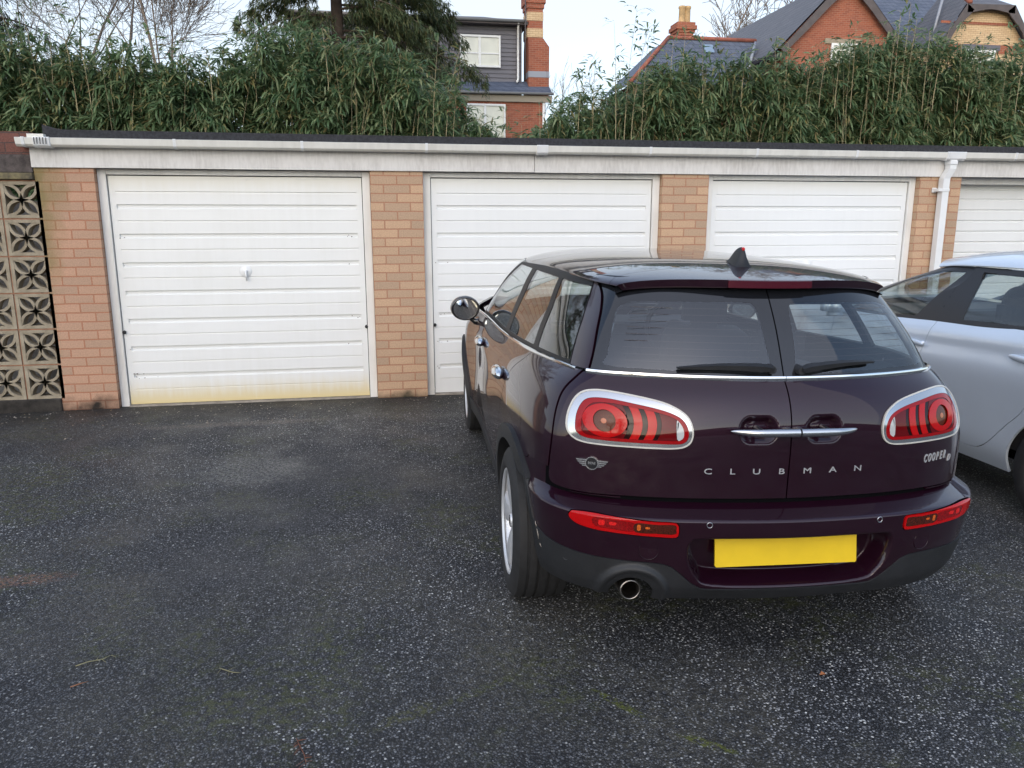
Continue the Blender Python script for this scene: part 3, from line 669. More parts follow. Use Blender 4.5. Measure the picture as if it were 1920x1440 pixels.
# ---------------------------------------------------------------- pierced screen wall on the left
scr = thing('screen_wall', 'pierced concrete screen block wall with petal pattern beside the leftmost garage pier', 'wall')
M_BLK = mat('screen_concrete', (.36, .31, .23), rough=.92, col2=(.24, .20, .14), vscale=9, bump=.35, bscale=260)
M_MORT = mat('red_mortar', (.30, .15, .09), rough=.95, vary=.2, vscale=20)
def screen_block():
    mb = MB(); S = .286; h = S/2; d0, d1 = .0, .09; t = .026
    mb.box(-h, h, d0, d1, h-t, h).box(-h, h, d0, d1, -h, -h+t).box(-h, -h+t, d0, d1, -h+t, h-t).box(h-t, h, d0, d1, -h+t, h-t)
    ci = h-t+.004
    for sx_ in (-1, 1):
        for sz in (-1, 1):
            for bend in (-1, 1):
                c0 = (.0, .0); c1 = (sx_*ci, sz*ci); K = 9; nx, nz = -sz/math.sqrt(2), sx_/math.sqrt(2)
                V = []; F = []
                for k in range(K+1):
                    q = k/K; bow = bend*(.036*math.sin(math.pi*q)+.004); x = c0[0]+(c1[0]-c0[0])*q+nx*bow; z = c0[1]+(c1[1]-c0[1])*q+nz*bow
                    db = bend*.036*math.pi*math.cos(math.pi*q); L_ = math.hypot(*c1); tx, tz = c1[0]/L_*L_+nx*db, c1[1]/L_*L_+nz*db; l_ = math.hypot(tx, tz); px, pz = -tz/l_, tx/l_; wd = .011
                    for y in (d0+.004, d1-.004): V += [(x+px*wd, y, z+pz*wd), (x-px*wd, y, z-pz*wd)]
                for k in range(K):
                    a = k*4; b = a+4
                    F += [(a, a+1, b+1, b), (a+2, b+2, b+3, a+3), (a, b, b+2, a+2), (a+1, a+3, b+3, b+1)]
                mb.add(V, F)
    bm = None
    return mb
proto = None; grp = None
for r in range(6):
    for c in range(4):
        x = -2.745-.298*c; z = 1.737-.2975*r
        if proto is None: o = screen_block().build('screen_block', M_BLK, scr); proto = o; o.location = (x, .0, z)
        else:
            o = proto.copy(); COL.objects.link(o); o.parent = scr; o.location = (x, .0, z)
mb = MB()
for r in range(7): mb.box(-3.95, -2.595, .006, .084, 1.737+.143-.2975*r+.0005, 1.737+.143-.2975*r+.0110)
for c in range(5): mb.box(-2.745+.143-.298*c+.0005, -2.745+.143-.298*c+.0115, .008, .082, .09, 1.88)
mb.build('mortar_joints', M_MORT, scr)
MB().box(-4.2, -2.63, -.02, .14, -.2, .108, 0, .01).build('plinth', mat('damp_concrete', (.03, .026, .022), rough=.95, vary=.5, vscale=10, bump=.5, bscale=60), scr)
MB().box(-4.2, -2.632, -.03, .14, 1.894, 1.945, 0, .006).build('coping', mat('lichen_stone', (.20, .17, .09), rough=.95, col2=(.07, .06, .045), vscale=16), scr)
MB().box(-4.2, -2.632, -.01, .16, 1.947, 2.085, 0, .006).build('lintel', mat('dark_render', (.075, .062, .058), rough=.95, vary=.4, vscale=18, bump=.4, bscale=80), scr)
MB().box(-4.2, -2.632, .0, .2, 2.087, 2.26).build('brick_course', brick_mat('dark_red_brick', (.16, .07, .055), (.11, .055, .045), (.08, .055, .05)), scr)
# rendered wall that shows through the holes
bw_ = link_mesh('boundary_wall', *(lambda m_: (m_.v, m_.f))(MB().box(-6.5, -2.65, .75, .95, -.2, 1.75)), mat('grey_render', (.30, .29, .28), rough=.95, col2=(.16, .15, .14), vscale=5))
tag(bw_, 'grey rendered wall seen through the holes of the screen blocks', 'wall')
# ---------------------------------------------------------------- foliage toolkit
rng = np.random.default_rng(7)
def leaf_mat(name, cols, trans=.25, rough=.45):
    m = bpy.data.materials.new(name); m.use_nodes = True; nt = m.node_tree; p = nt.nodes['Principled BSDF']; lk = nt.links.new
    g = nd(nt, 'ShaderNodeNewGeometry'); r = nd(nt, 'ShaderNodeValToRGB'); el = r.color_ramp.elements
    while len(el) < len(cols): el.new(.5)
    for e, (pos, c) in zip(el, cols): e.position = pos; e.color = (*c, 1)
    lk(g.outputs['Random Per Island'], r.inputs['Fac']); lk(r.outputs['Color'], p.inputs['Base Color']); p.inputs['Roughness'].default_value = rough; p.inputs['Specular IOR Level'].default_value = .4
    t = nd(nt, 'ShaderNodeBsdfTranslucent'); lk(r.outputs['Color'], t.inputs[0]); mx_ = nd(nt, 'ShaderNodeMixShader'); mx_.inputs[0].default_value = trans
    lk(p.outputs[0], mx_.inputs[1]); lk(t.outputs[0], mx_.inputs[2]); lk(mx_.outputs[0], nt.nodes['Material Output'].inputs['Surface']); return m
M_BAM = leaf_mat('bamboo_leaf', [(0, (.070, .135, .060)), (.30, (.125, .205, .100)), (.60, (.19, .275, .135)), (.84, (.32, .37, .20)), (.94, (.28, .25, .10)), (1, (.34, .27, .14))], trans=.45, rough=.42)
M_CANE = mat('tan_cane', (.34, .28, .16), rough=.55, vary=.35, vscale=3)
def leaves(P, D, Ln, Wd, droop, seed=None):
    """P base points, D unit directions, lengths, widths -> verts, faces (6 verts a leaf)"""
    n = len(P); up = np.array([0, 0, 1.]); 
    side = np.cross(D, up+rng.normal(0, .35, (n, 3))); side /= np.linalg.norm(side, axis=1, keepdims=True)+1e-9
    g = np.array([0, 0, -1.])
    def at(t): return P+D*(Ln*t)[:, None]+g*(Ln*droop*t*t)[:, None]
    a, b, c = at(.28), at(.66), at(1.0); w1 = side*(Wd*.5)[:, None]; w2 = side*(Wd*.42)[:, None]
    fold = np.cross(side, D)*(Wd*.12)[:, None]
    V = np.stack([P, a-w1+fold, a+w1+fold, b-w2+fold, b+w2+fold, c], 1).reshape(-1, 3)
    o = (np.arange(n)*6)[:, None]
    F = [np.concatenate([o+0, o+2, o+1], 1), np.concatenate([o+3, o+4, o+5], 1)]; Q = np.concatenate([o+1, o+2, o+4, o+3], 1)
    return V, F[0].tolist()+F[1].tolist()+Q.tolist()
def unit(a): return a/(np.linalg.norm(a, axis=-1, keepdims=True)+1e-9)
def fans(P, out, per=(5, 9), L=(.14, .25), W=(.022, .036), droop=(.15, .55), spread=.75):
    """clusters of leaves hanging from twig tips P, leaning along out"""
    k = rng.integers(per[0], per[1]+1, len(P)); idx = np.repeat(np.arange(len(P)), k); n = len(idx)
    d = unit(out[idx]+rng.normal(0, spread, (n, 3))*np.array([1, 1, .55]))
    base = P[idx]+rng.normal(0, .025, (n, 3))
    return leaves(base, d, rng.uniform(*L, n), rng.uniform(*W, n), rng.uniform(*droop, n))
def canes(mb, pts, h, lean=.12, r=.0038, seed=0):
    for (x, y, z0), hh in zip(pts, h):
        lx, ly = rng.normal(0, lean), rng.normal(-.03, lean*.6); K = 5
        mb.tube([(x+lx*hh*q*q, y+ly*hh*q*q, z0+hh*q) for q in np.linspace(0, 1, K)], [r*(1-.6*q) for q in np.linspace(0, 1, K)], 5, cap=False)
def bamboo(label, x0, x1, top, y=6.1, depth=1.3, dens=300, zb=2.5, ncane=16, sprigs=(), thin=1.0, seed=1):
    global rng
    rng = np.random.default_rng(seed)
    t = thing('bamboo_clump', label, 'bamboo', ((x0+x1)/2, y+.5, 0), 0, 'bamboo clumps behind the garages'); off = np.array([(x0+x1)/2, y+.5, 0])
    tx = np.array([p[0] for p in top]); tz = np.array([p[1] for p in top]); area = (x1-x0)*np.mean(tz-zb)
    n = int(area*dens*thin); x = rng.uniform(x0-.12, x1+.12, n); zt = np.interp(x, tx, tz)+rng.normal(0, .09, n)
    q = rng.beta(1.15, 1.0, n); z = zb+(zt-zb)*q; dep = rng.exponential(.28, n); yy = y+np.minimum(dep, depth)+.38*np.clip((z-zb)/(zt-zb+.01)-.45, 0, 1)**1.4+.16*np.sin(x*3.1+z*2.3)+.10*np.sin(x*7.3-z*5.1)
    P = np.stack([x, yy, z], 1); out = np.stack([rng.normal(0, .5, n), -.55+rng.normal(0, .35, n), rng.normal(-.12, .42, n)+.35*np.clip(q-.75, 0, 1)*3], 1)
    V, F = fans(P, unit(out)); Vs = [V]; Fs = F; o = len(V)
    # back of the thicket
    n2 = int(area*dens*1.2*thin); x = rng.uniform(x0-.2, x1+.2, n2); zt = np.interp(x, tx, tz)-.22; z = zb-.3+(zt-zb+.3)*rng.uniform(0, 1, n2)**.9
    P = np.stack([x, y+.5+rng.uniform(0, depth, n2), z], 1); V, F = fans(P, unit(rng.normal(0, 1, (n2, 3))-np.array([0, .3, .2])), L=(.18, .30), W=(.032, .050)); Vs.append(V); Fs = Fs+[[i+o for i in f] for f in F]; o += len(V)
    mb = MB(); m = ncane; xx = rng.uniform(x0, x1, m); pts = [(a, y-.08+rng.uniform(-.06, .25), 2.15) for a in xx]; hs = [max(.3, np.interp(a, tx, tz)-2.15)*rng.uniform(.55, 1.04) for a in xx]; canes(mb, pts, hs)
    for (sx_, sy, sz, hh, nl, lx) in sprigs:      # tall shoots that stand clear of the mass
        nl = int(nl*1.6)
        K = 7; qs = np.linspace(0, 1, K); ln = rng.normal(lx, .06); path = np.array([(sx_+ln*hh*q_*q_, sy, sz+hh*q_) for q_ in qs]); mb.tube(path, [.007*(1-.75*q_) for q_ in qs], 5, cap=False)
        qn = rng.uniform(.25, 1, nl); qn[-1] = 1; B = np.stack([np.interp(qn, qs, path[:, i]) for i in range(3)], 1); dd = unit(np.stack([rng.normal(0, .8, nl), rng.normal(-.2, .6, nl), rng.uniform(-.1, .7, nl)], 1))
        tw = B+dd*rng.uniform(.02, .16, nl)[:, None]
        for b_, t_ in zip(B, tw): mb.tube([b_, (b_+t_)/2+[0, 0, .015], t_], .0022, 4, cap=False)
        V, F = fans(tw, dd, per=(2, 4), L=(.12, .21), spread=.5); Vs.append(V); Fs = Fs+[[i+o for i in f] for f in F]; o += len(V)
    V = np.vstack(Vs)-off; link_mesh('foliage', V, [tuple(f) for f in Fs], M_BAM, t)
    mb.v = [(a-off[0], b-off[1], c) for a, b, c in mb.v]; mb.build('canes', M_CANE, t)
    return t
R_ = lambda xs_, y, z, hs, nl, lx=0: [(x, y, z, h, nl, lx) for x, h in zip(xs_, hs)]
bamboo('bamboo at the far left, hanging over the pierced screen wall', -6.6, -2.95, [(-6.6, 4.35), (-5.2, 4.3), (-4.2, 4.1), (-3.5, 4.15), (-2.9, 3.95)], zb=2.0, ncane=14, sprigs=R_((-5.9, -5.4, -5.0, -4.8, -4.6, -4.3, -4.1, -3.8, -3.4, -3.1), 6.2, 3.2, (1.6, 1.5, 1.45, 1.6, 1.4, 1.5, 1.3, 1.35, 1.2, 1.1), 12), seed=11)
bamboo('dense dark bamboo above the first white garage door', -2.95, -.95, [(-2.95, 3.95), (-2.4, 4.0), (-1.9, 4.35), (-.95, 4.55)], ncane=8, sprigs=R_((-2.75, -2.35, -1.7), 6.2, 3.4, (.8, .75, 1.05), 8), seed=12)
bamboo('tall bamboo topped by the conifer, above the first brick pier', -.95, .62, [(-.95, 4.5), (-.3, 4.45), (.3, 4.25), (.62, 4.15)], ncane=14, sprigs=R_((-.6, .1), 6.2, 3.6, (.9, .7), 7), seed=13)
bamboo('bamboo with bare tan canes beside the grey boarded house', .62, 2.15, [(.62, 4.15), (1.0, 4.05), (1.35, 3.75), (1.75, 3.3), (2.15, 2.95)], ncane=16, thin=.8, sprigs=R_((1.0, 1.2, 1.32), 5.9, 2.6, (1.7, 1.6, 1.45), 14, .06), seed=14)
bamboo('thin straggly bamboo in front of the far brick chimney house', 2.0, 3.05, [(2.0, 2.95), (2.6, 3.0), (3.05, 3.4)], ncane=10, thin=.8, dens=110, sprigs=R_((1.75, 2.15, 2.45, 2.75), 5.9, 2.3, (.9, 1.0, .8, 1.1), 5), seed=15)
bamboo('tallest upright bamboo shoots against the sky, right of the chimney', 3.05, 4.75, [(3.05, 3.35), (3.5, 3.75), (4.0, 3.6), (4.3, 3.9), (4.75, 4.05)], ncane=16, thin=.85, sprigs=R_((4.05, 4.2, 4.32, 4.5, 3.4, 3.65), 6.0, 2.8, (1.95, 2.15, 1.85, 1.7, 1.15, 1.35), 15, .03), seed=16)
bamboo('bushy bamboo below the slate roof with the chimney pots', 4.75, 7.25, [(4.75, 4.05), (5.3, 4.3), (6.1, 4.3), (6.7, 4.2), (7.25, 4.3)], ncane=16, sprigs=R_((5.0, 5.2, 5.6, 6.3, 6.9, 7.1), 6.1, 3.5, (1.0, 1.15, .95, .9, 1.1, 1.05), 9), seed=17)
bamboo('bamboo with brooms of bare canes under the red brick gable', 7.25, 9.5, [(7.25, 4.3), (7.9, 4.42), (8.6, 4.6), (9.2, 4.85), (9.5, 4.75)], ncane=18, sprigs=R_((7.45, 7.7, 8.0, 8.3, 8.6, 9.0, 9.1, 9.25, 9.35), 6.0, 3.5, (.95, 1.15, 1.0, 1.3, 1.2, 1.4, 1.6, 1.75, 1.5), 10, .04), seed=18)
bamboo('bamboo at the far right, under the cream brick gable', 9.5, 12.8, [(9.5, 4.75), (10.3, 4.7), (11.2, 4.6), (12.8, 4.6)], ncane=14, sprigs=R_((9.7, 9.9, 10.4, 10.6, 10.8, 11.3, 11.6), 6.0, 3.5, (1.3, 1.35, 1.5, 1.2, 1.3, 1.4, 1.2), 10, .05), seed=19)
# ---------------------------------------------------------------- trees
M_BARK = mat('grey_bark', (.20, .165, .135), rough=.9, vary=.3, vscale=5)
M_BARK2 = mat('brown_bark', (.085, .06, .045), rough=.9, vary=.3, vscale=5)
def bare_tree(label, x, y, h, seed, r0=.14, lean=0, z0=0, levels=5, spread=.62, m=None, name='bare_tree', rmin=.006):
    rr_ = random.Random(seed); t = thing(name, label, 'tree', (x, y, z0)); trunk = MB(); crown = MB()
    def grow(p, d, L_, r, lv, mb):
        K = 4; pts = [p]; dd = Vector(d)
        for i in range(K):
            dd = (dd+Vector((rr_.gauss(0, .11), rr_.gauss(0, .11), rr_.gauss(.03, .07)))).normalized(); pts.append(pts[-1]+dd*(L_/K))
        mb.tube(pts, [max(r*(1-.55*i/K), rmin) for i in range(K+1)], 7 if lv == 0 else (5 if lv < 3 else 3), cap=False)
        if lv >= levels: return
        nb = rr_.randint(3, 5) if lv < levels-1 else rr_.randint(2, 4)
        for i in range(nb):
            q = rr_.uniform(.30 if lv else .38, 1.0); k = min(int(q*K), K-1); s_ = pts[k].lerp(pts[k+1], q*K-k)
            a = rr_.uniform(0, 6.283); o_ = dd.orthogonal().normalized(); o_ = Matrix.Rotation(a, 3, dd) @ o_
            nd_ = (dd*rr_.uniform(.45, .9)+o_*spread*rr_.uniform(.7, 1.3)+Vector((0, 0, .12))).normalized()
            grow(s_, nd_, L_*rr_.uniform(.45, .72), r*rr_.uniform(.26, .42)*(1-.3*q), lv+1, crown)
        grow(pts[-1], dd, L_*.62, r*.42, lv+1, crown)
    grow(Vector((0, 0, -.2)), (lean, 0, 1), h*.5, r0, 0, trunk)
    trunk.build('trunk', m or M_BARK, t); crown.build('crown', m or M_BARK, t); return t
bare_tree('bare grey tree at the far left, nearest the picture edge', -10.2, 20, 13, 3, .13)
bare_tree('slim bare tree second from the left, behind the bamboo', -9.0, 21, 13.5, 8, .12)
bare_tree('two-stemmed thin bare tree left of the dark conifer', -4.35, 19, 12.5, 5, .12, spread=.35)
bare_tree('spreading bare tree behind the slate roof, right of the chimney pots', 23.2, 42, 19.0, 21, .34, levels=5, spread=.75, rmin=.02)
bare_tree('thin bare sapling right of the grey house chimney', 7.9, 25, 7.4, 9, .06, levels=4, spread=.5)
M_CON = leaf_mat('conifer_spray', [(0, (.04, .064, .027)), (.5, (.07, .098, .04)), (.85, (.11, .13, .052)), (1, (.18, .15, .07))], trans=.15, rough=.6)
M_CON2 = leaf_mat('dull_conifer_spray', [(0, (.03, .045, .03)), (.6, (.05, .065, .04)), (1, (.09, .09, .05))], trans=.15, rough=.6)
def conifer(label, x, y, h, R0, zlow, seed, nb=46, m=None, den=1.0, name='conifer'):
    global rng
    rng = np.random.default_rng(seed); t = thing(name, label, 'tree', (x, y, 0)); mb = MB(); mb.tube([(0, 0, -.2), (.05, .02, h*.5), (0, 0, h)], [.22, .15, .03], 8, cap=False); br = MB(); Vs = []; Fs = []; o = 0
    for i in range(nb):
        z = zlow+(h-zlow)*(i+rng.uniform(0, 1))/nb; a = rng.uniform(0, 6.283); L_ = R0*(1-.75*(z-zlow)/(h-zlow))*rng.uniform(.65, 1.15); q = np.linspace(0, 1, 6)
        dx, dy = math.cos(a), math.sin(a); pth = np.stack([dx*L_*q, dy*L_*q, z+.16*L_*q-.38*L_*q**2], 1); br.tube(pth, [.035*(1-.8*k) for k in q], 5, cap=False)
        n = int(36*L_*den); qq = rng.uniform(.15, 1, n)**.8; B = np.stack([np.interp(qq, q, pth[:, k]) for k in range(3)], 1); sd = np.array([-dy, dx, 0])
        B = B+sd*(rng.normal(0, .30, n)*(1.1-.6*qq))[:, None]+np.array([0, 0, 1])*rng.normal(-.14, .14, n)[:, None]
        out = unit(np.array([dx, dy, 0])*.6+sd*rng.normal(0, .6, n)[:, None]+np.array([0, 0, -.75])*np.ones((n, 1)))
        V, F = fans(B, out, per=(7, 12), L=(.09, .24), W=(.012, .028), droop=(.1, .4), spread=.55); Vs.append(V); Fs += [[k+o for k in f] for f in F]; o += len(V)
    mb.build('trunk', M_BARK2, t); br.build('branches', M_BARK2, t); link_mesh('crown', np.vstack(Vs), [tuple(f) for f in Fs], m or M_CON, t); return t
conifer('dark drooping conifer rising behind the bamboo, left of the grey house', -.75, 14.5, 13, 3.1, 4.2, 31, nb=72, den=1.7)
conifer('dark conifer with hanging sprays, overlapping the grey house roof', .95, 17.0, 13, 2.7, 5.2, 32, nb=60, den=1.7)
conifer('dull green conifer cut by the left picture edge', -9.6, 16, 12, 2.3, 5.2, 33, nb=34, m=M_CON2)
# ---------------------------------------------------------------- houses beyond the hedge
M_SLATE = brick_mat('slate_roof', (.12, .14, .185), (.09, .108, .15), (.035, .042, .058), bw=.28, rh=.19, ms=.018, bump=.35, rough=.6, blotch=.18)
M_SLATE2 = brick_mat('grey_slate', (.15, .15, .165), (.12, .125, .14), (.05, .05, .058), bw=.28, rh=.19, ms=.016, bump=.3, rough=.65, blotch=.2)
M_RBRICK = brick_mat('red_brick', (.36, .115, .065), (.27, .085, .052), (.36, .25, .18), bw=.225, rh=.075, ms=.010, bump=.2, blotch=.22)
M_CBRICK = brick_mat('cream_brick', (.66, .50, .30), (.58, .42, .25), (.34, .17, .10), bw=.225, rh=.075, ms=.012, bump=.2, blotch=.12)
M_RTILE = mat('red_ridge_tile', (.30, .10, .065), rough=.8, vary=.25, vscale=4)
M_BARGE = mat('dark_bargeboard', (.095, .080, .078), rough=.7, vary=.15, vscale=3)
M_WHITE = mat('white_window_paint', (.80, .80, .77), rough=.45)
M_PANE = mat('sky_reflection_pane', (.62, .61, .50), rough=.08, spec=.9, vary=.08, vscale=2)  # cream base colour paints the bright sky reflected in the panes
M_LEAD = mat('lead_flashing', (.30, .32, .36), rough=.6)
M_STONE = mat('stone_lintel', (.32, .27, .20), rough=.9, vary=.15, vscale=4)
def clad_mat():
    m = bpy.data.materials.new('grey_boarding'); m.use_nodes = True; nt = m.node_tree; p = nt.nodes['Principled BSDF']; lk = nt.links.new
    tc = nd(nt, 'ShaderNodeTexCoord'); n = nd(nt, 'ShaderNodeTexNoise'); mp_ = nd(nt, 'ShaderNodeMapping'); mp_.inputs['Scale'].default_value = (1.5, 1, 14); lk(tc.outputs['Object'], mp_.inputs[0]); lk(mp_.outputs[0], n.inputs['Vector']); n.inputs['Scale'].default_value = 2
    r = nd(nt, 'ShaderNodeMix', data_type='RGBA'); lk(n.outputs['Fac'], r.inputs[0]); r.inputs[6].default_value = (.13, .125, .14, 1); r.inputs[7].default_value = (.19, .185, .20, 1); lk(r.outputs[2], p.inputs['Base Color']); p.inputs['Roughness'].default_value = .75; return m
gh = thing('grey_house', 'grey boarded house with slate lean-to roof and a tall banded brick chimney', 'house', (0, 0, 0))
mb = MB()       # lapped boards
for k in range(15):
    z = 6.70+.155*k; mb.add([(-2.5, 23.97, z), (5.82, 23.97, z), (5.82, 24.0, z+.155), (-2.5, 24.0, z+.155)], [(0, 1, 2, 3)]); mb.add([(-2.5, 24.0, z), (5.82, 24.0, z), (5.82, 23.97, z), (-2.5, 23.97, z)], [(0, 1, 2, 3)])
mb.box(5.80, 5.84, 23.9, 30, 6.2, 8.95).box(-2.5, 5.80, 24.02, 30, 6.5, 8.9); mb.build('boarded_wall', clad_mat(), gh)
MB().box(-2.8, 6.05, 23.62, 30, 8.86, 8.96).build('eaves', M_BARGE, gh)
MB().tube([(-2.8, 23.58, 8.97), (5.95, 23.58, 8.97)], .06, 8).build('gutter', mat('grey_gutter', (.20, .195, .19), rough=.6), gh)
mb = MB(); mb.add([(-2.8, 23.6, 8.97), (5.95, 23.6, 8.97), (5.95, 30, 9.0), (-2.8, 30, 9.0), (4.5, 24.8, 9.36), (3.6, 27, 9.3)], [(0, 1, 4), (1, 2, 4), (2, 3, 5, 4), (3, 0, 4, 5)]); mb.build('roof', M_SLATE2, gh)
def window(x0, x1, z0, z1, y, par, bars=(), mull=(), t=.07, name='window'):
    w_ = thing(name, None, None); w_.parent = par; mb = MB(); mb.box(x0, x0+t, y-.05, y+.02, z0, z1).box(x1-t, x1, y-.05, y+.02, z0, z1).box(x0+t, x1-t, y-.05, y+.02, z1-t, z1).box(x0+t, x1-t, y-.05, y+.02, z0, z0+t)
    for b in bars: mb.box(x0+t, x1-t, y-.03, y+.02, b-.025, b+.025)
    for b in mull: mb.box(b-.045, b+.045, y-.035, y+.02, z0+t, z1-t)
    mb.build('frame', M_WHITE, w_); MB().add([(x0+t, y, z0+t), (x1-t, y, z0+t), (x1-t, y, z1-t), (x0+t, y, z1-t)], [(0, 1, 2, 3)]).build('pane', M_PANE, w_); return w_
window(3.47, 5.02, 7.36, 8.50, 23.94, gh, (7.86,), (4.22,)); window(.85, 1.95, 7.5, 8.55, 23.94, gh, (7.95,), (1.4,))
MB().tube([(5.66, 23.6, 8.95), (5.69, 23.86, 8.75), (5.69, 23.86, 6.95), (5.62, 23.7, 6.82)], .045, 8).build('downpipe', M_WHITE, gh)
mb = MB(); mb.add([(-2.5, 23.05, 6.28), (6.86, 23.05, 6.33), (6.86, 24.0, 6.92), (5.84, 24.0, 6.9), (-2.5, 24.0, 6.74)], [(0, 1, 2, 3, 4)]); mb.add([(5.84, 24, 6.9), (6.86, 24, 6.92), (6.86, 26, 6.95), (5.84, 26, 6.95)], [(0, 1, 2, 3)]); mb.build('lean_to_roof', M_SLATE, gh)
MB().tube([(-2.5, 23.0, 6.27), (6.9, 23.0, 6.32)], .05, 8).build('gutter', mat('grey_gutter', (.20, .195, .19), rough=.6), gh)
MB().box(-2.5, 6.86, 23.1, 23.16, 6.02, 6.26).build('fascia', mat('beige_fascia', (.30, .26, .20), rough=.7), gh)
MB().box(-2.5, 6.62, 23.2, 30, 0, 6.05).build('brick_wall', M_RBRICK, gh)
window(3.6, 5.08, 4.4, 5.93, 23.18, gh, (), (4.3,)); MB().tube([(6.55, 23.15, 6.0), (6.55, 23.15, 2)], .05, 8).build('downpipe', M_WHITE, gh)
ch = thing('chimney', None, None); ch.parent = gh
mb = MB(); mb.box(6.05, 6.85, 23.6, 24.6, 6.2, 8.10); mb.add([(6.05, 23.6, 8.10), (6.85, 23.6, 8.10), (6.62, 23.62, 8.40), (6.03, 23.62, 8.40), (6.05, 24.6, 8.1), (6.85, 24.6, 8.1), (6.62, 24.4, 8.4), (6.03, 24.4, 8.4)], [(0, 1, 2, 3), (1, 5, 6, 2), (4, 0, 3, 7)]); mb.box(6.01, 6.60, 23.62, 24.4, 8.40, 9.45).box(5.97, 6.64, 23.58, 24.44, 9.45, 9.62).box(5.92, 6.69, 23.54, 24.48, 9.62, 11.2)
mb.build('stack', M_RBRICK, ch)
for a, b in ((8.43, 8.74), (9.02, 9.32)): MB().box(5.995, 6.615, 23.605, 24.41, a, b).build('cream_band', M_CBRICK, ch)
MB().box(6.04, 6.86, 23.585, 24.5, 7.0, 7.22).build('flashing', M_LEAD, ch)
MB().tube([(5.90, 23.5, 6.9), (5.90, 23.5, 9.9)], .02, 6).build('cable', M_BARGE, ch)
# ---- brick house on the right
bh = thing('brick_house', 'red and cream brick house with steep slate roofs and dark bargeboards at upper right', 'house')
mb = MB(); mb.add([(17.24, 25, 0), (22.62, 25, 0), (22.62, 25, 8.9), (19.93, 25, 11.6), (17.24, 25, 8.9)], [(0, 1, 2, 3, 4)]); mb.add([(17.24, 25, 0), (17.24, 25, 8.9), (17.24, 33, 8.9), (17.24, 33, 0)], [(0, 1, 2, 3)]); mb.build('gable_wall', M_RBRICK, bh)
w_ = window(19.36, 20.66, 7.3, 8.98, 24.97, bh, (), (), .10); MB().box(19.06, 20.76, 24.93, 25.0, 8.96, 9.16).build('lintel', M_STONE, bh)
# steep roof over the red gable
sl = 1.0
mb = MB(); mb.add([(19.93, 24.75, 11.78), (19.93, 36, 11.78), (16.65, 36, 8.45), (16.65, 24.75, 8.45)], [(0, 1, 2, 3)]); mb.add([(19.93, 24.75, 11.78), (22.9, 24.75, 8.75), (22.9, 36, 8.75), (19.93, 36, 11.78)], [(0, 1, 2, 3)]); mb.build('roof', M_SLATE2, bh)
for sg, xe, ze in ((-1, 16.95, 8.62), (1, 22.95, 8.60)):
    mb = MB(); P0 = Vector((19.93, 0, 11.72)); P1 = Vector((xe, 0, ze)); d = (P1-P0); V = []; F = []; K = 16
    for i in range(K+1):
        q = i/K; p = P0+d*q; cur = .12*math.sin(q*math.pi*2.0)*(.6); wd = .30+.05*math.cos(q*9)
        n = Vector((d.z, 0, -d.x)).normalized(); n = n if n.z < 0 else -n
        for y in (24.70, 24.76): V += [(p.x, y, p.z), (p.x+n.x*(wd+cur), y, p.z+n.z*(wd+cur))]
    for i in range(K): a = i*4; b = a+4; F += [(a, a+1, b+1, b), (a+2, b+2, b+3, a+3), (a+1, a+3, b+3, b+1), (a, b, b+2, a+2)]
    mb.add(V, F); mb.build('bargeboard', M_BARGE, bh)
MB().box(16.62, 17.24, 24.9, 33, 8.30, 8.46).build('eaves', mat('black_eaves', (.02, .02, .025), rough=.6), bh)
# main roof running right, towards the cream gable
mb = MB(); mb.add([(20.5, 25.6, 8.0), (30, 25.6, 8.0), (30, 30.5, 13.0), (20.5, 30.5, 13.0)], [(0, 1, 2, 3)]); mb.build('roof', M_SLATE, bh)
mb = MB(); mb.add([(23.7, 24, 0), (27.9, 24, 0), (27.9, 24, 8.9), (26.75, 24, 10.3), (24.75, 24, 10.3), (23.7, 24, 8.95)], [(0, 1, 2, 3, 4, 5)]); mb.add([(23.7, 24, 0), (23.7, 24, 8.95), (23.7, 26, 8.95), (23.7, 26, 0)], [(0, 1, 2, 3)]); mb.build('gable_wall', M_CBRICK, bh)
for a, b in ((9.72, 9.82), (8.60, 8.95)): MB().box(23.69, 27.4 if a > 9 else 28, 23.975, 24.0, a, b).build('red_band', M_RBRICK, bh)
MB().box(24.75, 26.6, 23.93, 23.97, 8.72, 8.93).build('lintel', mat('grey_lintel', (.13, .13, .15), rough=.7), bh); window(24.95, 26.4, 7.3, 8.72, 23.95, bh, (), (25.67,), .10)
